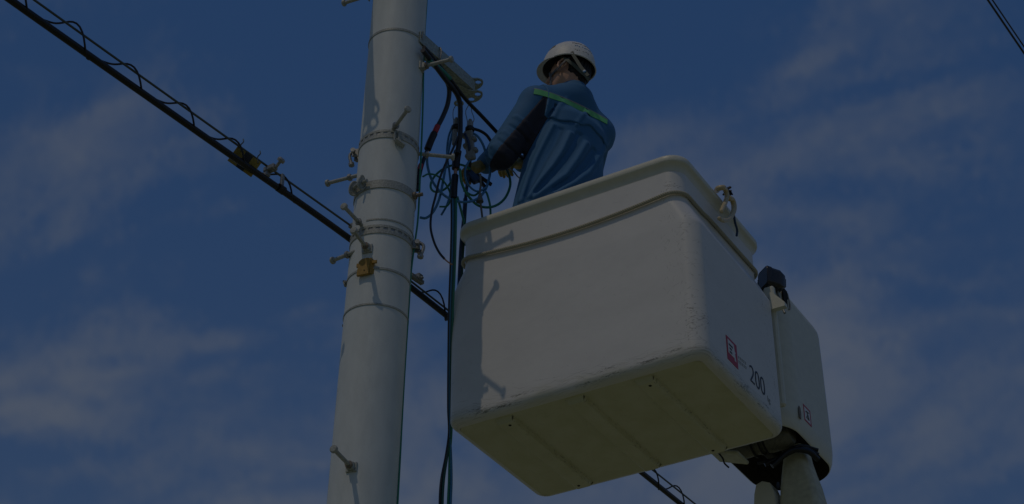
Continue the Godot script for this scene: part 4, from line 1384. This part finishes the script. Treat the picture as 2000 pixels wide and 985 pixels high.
func jacket(p: Vector3) -> float:
	var d := jacket_base(p)
	if absf(d) < 0.04:
		var more := 0.0
		var less := 0.0
		for f in folds:
			if p.distance_squared_to(f[4]) > f[5] * f[5]: continue
			var c := cap(p, f[0], f[1], 0.0, 0.0)
			var g: float = f[2] * exp(-(c * c) / (f[3] * f[3]))
			more = maxf(more, g)
			less = minf(less, g)
		d -= more + less
	# collar
	var cc := j_neck + Vector3(0.004, 0.012, 0.0)
	var q := p - cc
	var up := Vector3(-0.10, 0.97, -0.10).normalized()
	var v := q.dot(up)
	var rad := (q - up * v).length()
	var col := Vector2(rad - (0.068 - v * 0.12), maxf(absf(v) - 0.026, 0.0)).length() - 0.0075
	d = smin(d, col, 0.016)
	# open ends: hem and cuffs
	d = maxf(d, hem_y - p.y + 0.05 * clampf((p - j_hip).dot(b_s), -0.2, 0.12))
	return d
func yoke(p: Vector3) -> float:          # the loose flap over the upper back
	var q := p - j_chest
	var s := q.dot(b_s)
	var low := yoke_y + 0.010 * sin(s * 26.0 + 0.6) + 0.006 * sin(s * 61.0)
	var cut := maxf(maxf(low - p.y, q.dot(b_f) + 0.015), maxf(-0.195 - s, p.y - j_neck.y - 0.01))
	if cut > 0.03: return cut
	var d := jacket(p)
	return maxf(maxf(d - 0.0098, -0.022 - d), cut)
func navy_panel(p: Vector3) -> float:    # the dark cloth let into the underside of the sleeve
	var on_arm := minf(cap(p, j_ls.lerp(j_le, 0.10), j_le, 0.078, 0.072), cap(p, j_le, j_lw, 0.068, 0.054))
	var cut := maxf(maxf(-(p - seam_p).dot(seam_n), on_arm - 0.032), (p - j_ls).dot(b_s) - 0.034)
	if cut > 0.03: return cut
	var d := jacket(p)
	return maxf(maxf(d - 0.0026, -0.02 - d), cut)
func hit(px: float, py: float, f: Callable, from := 7.6, to := 9.8) -> Vector3:
	var d := ray(px, py)
	var t := from
	for i in 200:
		var v: float = f.call(EYE + d * t)
		if v < 0.0008: break
		t += maxf(v * 0.7, 0.0006)
		if t > to: break
	return EYE + d * t
func grad(p: Vector3, f: Callable, h := 0.006) -> Vector3:
	return Vector3(f.call(p + Vector3(h, 0, 0)) - f.call(p - Vector3(h, 0, 0)), f.call(p + Vector3(0, h, 0)) - f.call(p - Vector3(0, h, 0)), f.call(p + Vector3(0, 0, h)) - f.call(p - Vector3(0, 0, h))).normalized()

func head(p: Vector3) -> float:
	var q := p - h_c
	var l := Vector3(q.dot(h_f), q.dot(h_u), q.dot(h_l))
	var e := Vector3((l.x + 0.012) / 0.094, (l.y - 0.02) / 0.098, l.z / 0.076)
	var d := (e.length() - 1.0) * 0.078
	d = smin(d, cap(l, Vector3(0.035, -0.02, 0), Vector3(0.058, -0.095, 0), 0.058, 0.030), 0.03)      # face and jaw
	d = smin(d, cap(l, Vector3(0.02, -0.06, 0.035), Vector3(0.055, -0.095, 0.012), 0.028, 0.024), 0.025)
	d = smin(d, cap(l, Vector3(0.02, -0.06, -0.035), Vector3(0.055, -0.095, -0.012), 0.028, 0.024), 0.025)
	d = smin(d, cap(l, Vector3(0.088, 0.0, 0), Vector3(0.104, -0.035, 0), 0.008, 0.013), 0.012)       # nose
	d = smin(d, cap(l, Vector3(0.088, -0.062, -0.014), Vector3(0.088, -0.062, 0.014), 0.008, 0.008), 0.01)   # lips
	d = maxf(d, -cap(l, Vector3(0.098, 0.004, 0.030), Vector3(0.098, 0.004, 0.036), 0.012, 0.012))    # eye sockets
	d = maxf(d, -cap(l, Vector3(0.098, 0.004, -0.030), Vector3(0.098, 0.004, -0.036), 0.012, 0.012))
	for s in [-1.0, 1.0]:
		var a := Vector3(l.x - 0.006, l.y + 0.010, (l.z - 0.086 * s) * 1.7 - 0.014 * s)
		var ear := Vector2(Vector2(a.x * 1.25 + a.y * 0.25, a.y).length() - 0.026, a.z).length() - 0.0085
		d = smin(d, ear * 0.7, 0.008)
	d = smin(d, cap(p, h_c - h_u * 0.05 - h_f * 0.022, j_neck - Vector3(0, 0.03, 0), 0.056, 0.062), 0.03)
	d = smin(d, cap(p, j_neck - Vector3(0, 0.03, 0), j_chest, 0.06, 0.09), 0.03)
	return d
func hair(p: Vector3) -> float:
	var q := p - h_c
	var x := q.dot(h_f)
	var y := q.dot(h_u)
	var z := q.dot(h_l)
	var e := Vector3((x + 0.014) / 0.100, (y - 0.02) / 0.106, z / 0.083)
	var d := (e.length() - 1.0) * 0.084
	d = smin(d, cap(p, h_c - h_u * 0.03 - h_f * 0.05, h_c - h_u * 0.075 - h_f * 0.05, 0.05, 0.036), 0.03)
	d = maxf(d, minf(x - 0.0 + maxf(-0.02 - y, 0.0) * 0.9, maxf(x - 0.05, absf(y - 0.06) - 0.04)))   # ends at the ear
	d = maxf(d, -0.085 - y)
	d = maxf(d, -cap(p, h_c - h_u * 0.008 + h_l * 0.085 - h_f * 0.002, h_c - h_u * 0.025 + h_l * 0.085 - h_f * 0.004, 0.026, 0.022))
	return d + 0.0022 * sin(z * 420.0 + y * 60.0) + 0.0016 * sin(z * 230.0 + x * 310.0)

func strip(st: SurfaceTool, pts: Array, normals: Array, w: float, th: float) -> void:
	var rows := []
	for i in pts.size():
		var d: Vector3 = (pts[min(i + 1, pts.size() - 1)] - pts[max(i - 1, 0)]).normalized()
		var n: Vector3 = normals[i]
		var s := d.cross(n).normalized()
		n = s.cross(d).normalized()
		rows.append([pts[i] - s * w / 2 + n * th, pts[i] + s * w / 2 + n * th, pts[i] + s * w / 2 - n * th, pts[i] - s * w / 2 - n * th, n, s])
	for i in rows.size() - 1:
		var a: Array = rows[i]
		var b: Array = rows[i + 1]
		quad(st, [a[0], a[1], b[1], b[0]], [a[4], a[4], b[4], b[4]])
		quad(st, [a[2], a[3], b[3], b[2]], [-a[4], -a[4], -b[4], -b[4]])
		quad(st, [a[1], a[2], b[2], b[1]], [a[5], a[5], b[5], b[5]])
		quad(st, [a[0], a[3], b[3], b[0]], [-a[5], -a[5], -b[5], -b[5]])

func hand_shape(p: Vector3, t: Transform3D) -> float:      # y runs from wrist to knuckles, z is the back of the hand, x towards the thumb
	var l := t.affine_inverse() * p
	var d := cap(l, Vector3(0, -0.04, 0), Vector3(0, 0.0, 0), 0.031, 0.028)
	d = smin(d, cap(l, Vector3(-0.02, 0.03, 0), Vector3(-0.03, 0.075, 0), 0.016, 0.015), 0.02)
	d = smin(d, cap(l, Vector3(0.0, 0.02, 0), Vector3(0.0, 0.08, 0), 0.018, 0.015), 0.02)
	d = smin(d, cap(l, Vector3(0.02, 0.03, 0), Vector3(0.03, 0.075, 0), 0.016, 0.015), 0.02)
	for k in 4:
		var x := -0.031 + 0.0205 * k
		var len: float = [0.8, 0.96, 1.04, 0.94][k]
		var a := Vector3(x, 0.078, 0.0)
		var b := a + Vector3(0, 0.034 * len, -0.018)
		var c := b + Vector3(0, 0.008, -0.03 * len)
		var e := c + Vector3(0, -0.017, -0.02 * len)
		var f := minf(minf(cap(l, a, b, 0.0112, 0.0102), cap(l, b, c, 0.0102, 0.0096)), cap(l, c, e, 0.0096, 0.0086))
		d = smin(d, f, 0.005)
	d = smin(d, minf(cap(l, Vector3(0.022, 0.012, -0.006), Vector3(0.046, 0.042, -0.022), 0.0145, 0.0118), cap(l, Vector3(0.046, 0.042, -0.022), Vector3(0.036, 0.07, -0.042), 0.0115, 0.0095)), 0.01)
	return d

func build_person() -> void:
	j_hip = P(1093, 398, 7.12)
	j_chest = P(1110, 262, 7.14)
	j_neck = P(1118, 188, 7.14)
	j_ls = P(1046, 201, 7.02)
	j_rs = P(1166, 262, 7.23)
	j_le = P(977, 303, 6.99)
	j_lw = P(950, 320, 7.13)
	j_re = P(1150, 345, 7.42)
	j_rw = P(1020, 320, 7.42)
	h_f = Vector3(-0.95, 0.03, -0.30).normalized()
	h_u = (Vector3.UP - h_f * h_f.y).normalized()
	h_u = h_u.rotated(h_f, 0.06)
	h_l = h_u.cross(h_f)
	var rim_c := P(1111, 136, 7.14)
	h_c = rim_c - h_u * 0.03 + h_f * 0.0
	var foot := bc * Vector3(-0.22, 0.365, 0.06)
	var man := thing("person", "worker in blue jacket and white hard hat reaching for the cables from the bucket", "person", foot)
	# where the yoke flap ends and where the jacket stops, read from the back surface
	yoke_y = hit(1110, 236, jacket_base).y
	hem_y = hit(1060, 392, jacket_base).y - 0.10
	# folds: pixel path on the back, height and width in metres
	for f in [[0.0334, 0.0117, [[1018, 392], [1030, 352], [1046, 312], [1064, 276], [1080, 246]]],
			[0.0386, 0.0117, [[1034, 384], [1056, 352], [1078, 326], [1098, 296], [1114, 262]]],
			[0.0369, 0.0126, [[1046, 384], [1078, 362], [1106, 342], [1128, 312], [1146, 282]]],
			[0.0299, 0.0117, [[1090, 376], [1124, 358], [1152, 338], [1172, 306]]],
			[-0.0246, 0.0098, [[1028, 384], [1046, 348], [1064, 314], [1084, 280], [1096, 252]]],
			[-0.0281, 0.0107, [[1048, 376], [1074, 346], [1100, 316], [1120, 288], [1132, 262]]],
			[-0.0264, 0.0107, [[1084, 368], [1118, 346], [1142, 318], [1160, 292]]],
			[0.0228, 0.0090, [[1062, 228], [1070, 206], [1074, 192]]], [0.0246, 0.0098, [[1082, 230], [1094, 208], [1106, 196]]],
			[-0.0175, 0.0090, [[1072, 228], [1084, 206]]], [0.0194, 0.0098, [[1126, 244], [1138, 226], [1148, 218]]],
			[0.0246, 0.0107, [[1166, 322], [1178, 296], [1184, 276]]],
			[0.0135, 0.0103, [[1006, 228], [1026, 240], [1042, 262]]], [0.0145, 0.0103, [[982, 258], [1004, 272], [1022, 290]]],
			[0.0145, 0.0103, [[962, 284], [984, 300], [1000, 318]]], [0.0125, 0.0083, [[948, 300], [962, 312], [974, 328]]],
			[-0.0096, 0.0093, [[994, 244], [1016, 258], [1030, 276]]], [-0.0096, 0.0093, [[972, 272], [992, 286], [1010, 304]]]]:
		var w := []
		for q in f[2]: w.append(hit(q[0], q[1], jacket_base))
		for i in w.size() - 1:
			folds.append([w[i], w[i + 1], f[0], f[1], (w[i] + w[i + 1]) / 2, w[i].distance_to(w[i + 1]) / 2 + f[1] * 2.2])
	# sleeve seam: below this plane the cloth is navy
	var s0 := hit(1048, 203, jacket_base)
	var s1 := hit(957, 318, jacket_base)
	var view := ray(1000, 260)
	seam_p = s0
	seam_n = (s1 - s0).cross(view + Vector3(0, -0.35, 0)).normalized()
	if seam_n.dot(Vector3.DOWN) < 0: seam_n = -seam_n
	var st := new_st()
	nets(st, jacket, Vector3(-0.28, 6.30, -7.62), Vector3(0.66, 7.42, -6.82), 0.0078)
	var jk := obj("jacket", st, M.jacket, man)
	st = new_st()
	nets(st, yoke, Vector3(-0.02, yoke_y - 0.03, -7.40), Vector3(0.60, 7.32, -6.85), 0.0062)
	obj("back_yoke", st, M.jacket, jk)
	st = new_st()
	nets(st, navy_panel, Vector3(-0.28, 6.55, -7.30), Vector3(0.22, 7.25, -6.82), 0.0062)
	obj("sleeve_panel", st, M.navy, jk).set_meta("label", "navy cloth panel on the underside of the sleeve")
	# lime stripe with a grey reflective edge
	var outer := func(p: Vector3) -> float: return minf(jacket(p), yoke(p))
	var pts := []
	var nrm := []
	var pe := []
	var ne := []
	for i in 19:
		var t := i / 18.0
		var x: float = lerp(1043.0, 1186.0, t)
		var y: float = 179.0 + 60.0 * pow(t, 1.35)
		for e in 2:
			var p := hit(x, y - 5.6 * e, outer)
			var n := grad(p, outer, 0.012)
			if e == 0:
				pts.append(p + n * 0.0012); nrm.append(n)
			else:
				pe.append(p + n * 0.001); ne.append(n)
	st = new_st()
	strip(st, pts, nrm, 0.031, 0.0012)
	obj("lime_stripe", st, M.lime, man)
	st = new_st()
	strip(st, pe, ne, 0.006, 0.001)
	obj("stripe_edge", st, M.reflective, man)
	# body: head, neck and trunk inside the jacket
	st = new_st()
	nets(st, head, h_c - Vector3(0.16, 0.42, 0.17), h_c + Vector3(0.16, 0.15, 0.17), 0.0062)
	obj("body", st, M.skin, man)
	st = new_st()
	nets(st, hair, h_c - Vector3(0.14, 0.12, 0.14), h_c + Vector3(0.14, 0.15, 0.14), 0.0058)
	obj("hair", st, M.hair, man)
	# trousers and boots, standing on the step
	st = new_st()
	var hipc := j_hip - Vector3(0, 0.02, 0)
	var lf := foot + bk.basis.x * -0.10
	var rf := foot + bk.basis.x * 0.12
	var leg := func(p: Vector3) -> float:
		var d := cap(p, hipc - b_s * 0.09, hipc + b_s * 0.09, 0.112, 0.112)
		d = smin(d, cap(p, hipc - b_s * 0.09, lf + Vector3(0, 0.40, 0), 0.10, 0.075), 0.05)
		d = smin(d, cap(p, lf + Vector3(0, 0.40, 0), lf + Vector3(0, 0.09, 0), 0.075, 0.06), 0.03)
		d = smin(d, cap(p, hipc + b_s * 0.09, rf + Vector3(0, 0.40, 0), 0.10, 0.075), 0.05)
		d = smin(d, cap(p, rf + Vector3(0, 0.40, 0), rf + Vector3(0, 0.09, 0), 0.075, 0.06), 0.03)
		return maxf(d, foot.y + 0.06 - p.y)
	nets(st, leg, Vector3(-0.10, foot.y, -7.40), Vector3(0.55, 6.75, -6.80), 0.022)
	obj("trousers", st, M.trousers, man)
	for q in [lf, rf]:
		st = new_st()
		var bt: Vector3 = q
		var boot := func(p: Vector3) -> float:
			var d := cap(p, bt + Vector3(0, 0.12, 0), bt + Vector3(0, 0.045, 0), 0.05, 0.048)
			d = smin(d, cap(p, bt + Vector3(0, 0.04, 0), bt + b_f * 0.12 + Vector3(0, 0.035, 0), 0.046, 0.036), 0.03)
			return maxf(d, bt.y + 0.002 - p.y)
		nets(st, boot, bt + Vector3(-0.18, -0.02, -0.18), bt + Vector3(0.12, 0.18, 0.12), 0.015)
		obj("boot", st, M.boot, man)
	# gloves
	var hd := (P(922, 330, 7.06) - j_lw).normalized()
	var palm := Vector3(0.3, 0.75, 0.55)
	var gz := (palm - hd * palm.dot(hd)).normalized()
	var lt := Transform3D(Basis(hd.cross(gz), hd, gz), j_lw + hd * 0.045)
	st = new_st()
	nets(st, func(p: Vector3) -> float: return hand_shape(p, lt), lt.origin - Vector3.ONE * 0.16, lt.origin + Vector3.ONE * 0.16, 0.0042)
	obj("glove", st, M.glove, man)
	var rh := (P(985, 318, 7.30) - j_rw).normalized()
	gz = (Vector3(0.2, 0.9, 0.3) - rh * Vector3(0.2, 0.9, 0.3).dot(rh)).normalized()
	var rt := Transform3D(Basis(rh.cross(gz), rh, gz), j_rw + rh * 0.045)
	st = new_st()
	nets(st, func(p: Vector3) -> float: return hand_shape(p, rt), rt.origin - Vector3.ONE * 0.16, rt.origin + Vector3.ONE * 0.16, 0.0065)
	obj("glove", st, M.glove, man)
	build_helmet(man, rim_c)

func build_helmet(man: Node3D, rc: Vector3) -> void:
	var t := Transform3D(Basis(h_f, h_u, -h_f.cross(h_u) * -1.0), rc)      # x forward, y up, z to one side
	var N := 72
	var K := 18
	var shell := func(th: float, ph: float, shrink: float) -> Vector3:
		var c := cos(th)
		var a := 0.136 if c > 0 else 0.134
		var x := c * (a - shrink) * pow(cos(ph), 0.82)
		var z := sin(th) * (0.116 - shrink) * pow(cos(ph), 0.82)
		var y := (0.150 - shrink) * pow(sin(ph), 0.95)
		var ridge := 0.0055 * exp(-pow(z / 0.012, 2.0)) + 0.0035 * (exp(-pow((absf(z) - 0.042) / 0.009, 2.0)))
		return Vector3(x, y + ridge * sin(ph) * (1.0 if shrink < 0.003 else 0.0), z)
	var hel: Node3D = null
	for inner in 2:
		var st := new_st()
		st.set_smooth_group(0)
		var sh := 0.0 if inner == 0 else 0.004
		for i in N:
			for k in K:
				var q := []
				for w in [[i, k], [i + 1, k], [i + 1, k + 1], [i, k + 1]]:
					q.append([TAU * w[0] / N, PI / 2 * minf(w[1] / float(K), 0.9995)])
				var p := []
				var n := []
				for w in q:
					var a: Vector3 = shell.call(w[0], w[1], sh)
					p.append(t * a)
					var e1: Vector3 = shell.call(w[0] + 0.01, w[1], sh) - shell.call(w[0] - 0.01, w[1], sh)
					var e2: Vector3 = shell.call(w[0], minf(w[1] + 0.01, 1.5695), sh) - shell.call(w[0], maxf(w[1] - 0.01, 0.0005), sh)
					var m := e1.cross(e2).normalized()
					if m.dot(a + Vector3(0, 0.001, 0)) < 0: m = -m
					n.append(t.basis * (m if inner == 0 else -m))
				quad(st, p, n)
		var o := obj("helmet" if inner == 0 else "helmet_lining", st, M.helmet if inner == 0 else M.helmet_inside, man if inner == 0 else hel)
		if inner == 0: hel = o
	# rolled edge and front peak
	var st := new_st()
	var edge := PackedVector3Array()
	for i in 60:
		var a := TAU * i / 60
		edge.append(t * Vector3(cos(a) * 0.1355, 0.0 - 0.010 * pow(maxf(-cos(a), 0.0), 2.0), sin(a) * 0.1165))
	tube(st, edge, 0.0042, 8, true)
	obj("edge_bead", st, M.helmet, hel)
	st = new_st()
	var M2 := 26
	for i in M2:
		var rows := []
		for w in [i, i + 1]:
			var a: float = -1.25 + 2.5 * w / M2
			var ext: float = 0.025 * pow(maxf(cos(a * 1.25), 0.0), 0.9) + 0.003
			var d := Vector3(cos(a), 0, sin(a))
			var p0 := Vector3(cos(a) * 0.135, 0.002, sin(a) * 0.116)
			rows.append([t * p0, t * (p0 + d * ext * 0.5 + Vector3(0, -0.004, 0)), t * (p0 + d * ext + Vector3(0, -0.009, 0)), t.basis * (Vector3.UP + d * 0.3).normalized()])
		for s in [0, 1]:
			for dn in [0.0, -0.0035]:
				var off: Vector3 = t.basis * Vector3(0, dn, 0)
				var nn: Vector3 = rows[0][3] if dn == 0.0 else -rows[0][3]
				var nm: Vector3 = rows[1][3] if dn == 0.0 else -rows[1][3]
				quad(st, [rows[0][s] + off, rows[0][s + 1] + off, rows[1][s + 1] + off, rows[1][s] + off], [nn, nn, nm, nm])
		var o3: Vector3 = t.basis * Vector3(0, -0.0035, 0)
		var fn: Vector3 = (rows[0][2] - rows[0][0]).normalized()
		quad(st, [rows[0][2], rows[1][2], rows[1][2] + o3, rows[0][2] + o3], [fn, fn, fn, fn])
	obj("peak", st, M.helmet, hel)
	# worn print and stickers on the shell: angle, height, width, tall, tilt
	var on_shell := func(th: float, ph: float, lift: float) -> Array:
		var a: Vector3 = shell.call(th, ph, 0.0)
		var e1: Vector3 = (shell.call(th + 0.02, ph, 0.0) - shell.call(th - 0.02, ph, 0.0)).normalized()
		var e2: Vector3 = (shell.call(th, ph + 0.02, 0.0) - shell.call(th, ph - 0.02, 0.0)).normalized()
		var m := e1.cross(e2).normalized()
		if m.dot(a) < 0: m = -m
		return [t * (a + m * lift), t.basis * m, t.basis * e1, t.basis * e2]
	var side := 1.0 if (t.basis.z).dot(h_l) > 0 else -1.0
	for row in [[0.62, 1.95, 2.95, 16, "rusty_steel", 0.0045], [0.42, 2.05, 2.9, 12, "wire_blue", 0.0035], [0.20, 1.95, 2.6, 9, "rusty_steel", 0.003]]:
		st = new_st()
		for k in row[3]:
			var th: float = lerp(row[1], row[2], k / float(row[3] - 1))
			var f: Array = on_shell.call(th * side, row[0] + 0.02 * sin(k * 2.1), 0.0004)
			var fr := Transform3D(Basis(f[2], f[3], f[2].cross(f[3])).orthonormalized(), f[0])
			if rng.randf() < 0.85:
				cbox(st, fr, Vector3(0.0042 * rng.randf_range(0.5, 1.0), row[5] * rng.randf_range(0.25, 0.7), 0.0005), 0.0002)
				cbox(st, fr.translated_local(Vector3(rng.randf_range(-0.003, 0.003), 0, 0.0001)), Vector3(0.001, row[5] * rng.randf_range(0.7, 1.2), 0.0005), 0.0002)
		obj("worn_print", st, M[row[4]], hel).set_meta("kind", "stuff")
	for q in [[1.02, 0.62, 0.011, 0.009, "plate_yellow"], [0.86, 0.58, 0.008, 0.007, "faded_ink"]]:
		var f: Array = on_shell.call(q[0] * side, q[1], 0.0006)
		st = new_st()
		cbox(st, Transform3D(Basis(f[2], f[3], f[2].cross(f[3])).orthonormalized(), f[0]), Vector3(q[2], q[3], 0.0008), 0.0003)
		obj("sticker", st, M[q[4]], hel)
	# straps, laid over the head
	var hd := func(p: Vector3) -> float: return minf(head(p), hair(p)) - 0.004
	for s in [["chin_strap", [[1113, 113], [1104, 120], [1094, 130], [1085, 139], [1078, 146], [1076, 156], [1077, 166]], 0.012, "strap_grey"],
			["front_strap", [[1071, 124], [1072, 134], [1074, 144], [1077, 150]], 0.014, "strap_grey"],
			["head_band", [[1096, 112], [1108, 118], [1120, 127], [1132, 138], [1142, 147], [1149, 156]], 0.018, "strap_olive"]]:
		var pts := []
		var nn := []
		for q in s[1]:
			var p := hit(q[0], q[1], hd, 8.0, 9.6)
			var n := grad(p, hd)
			pts.append(p + n * 0.003); nn.append(n)
		st = new_st()
		strip(st, pts, nn, s[2], 0.0013)
		obj(s[0], st, M[s[3]], hel)
	# ear-side buckle, rear adjuster outside the shell
	var bp := hit(1071, 133, hd, 8.0, 9.6)
	st = new_st()
	cbox(st, Transform3D(Basis(h_f.rotated(h_l, 0.15), h_u.rotated(h_l, 0.15), h_l), bp + h_l * 0.012), Vector3(0.010, 0.024, 0.004), 0.002)
	obj("side_buckle", st, M.reflective, hel)
	st = new_st()
	var rp := []
	var rn := []
	for q in [[1117, 101], [1120, 108], [1127, 119], [1134, 130], [1142, 140], [1149, 148]]:
		rp.append(P(q[0], q[1], (rc + h_l * 0.118 - h_f * (q[0] - 1107) / 460.0).z * -1.0)); rn.append(h_l)
	strip(st, rp, rn, 0.016, 0.0015)
	obj("rear_strap", st, M.strap_olive, hel)
	st = new_st()
	lathe(st, Transform3D(Basis(h_f, h_l, h_f.cross(h_l)), rp[4] + h_l * 0.001), [Vector2(0, 0), Vector2(0.008, 0), Vector2(0.008, 0.004), Vector2(0, 0.005)], 14)
	obj("adjuster_knob", st, M.wire_blue, hel)
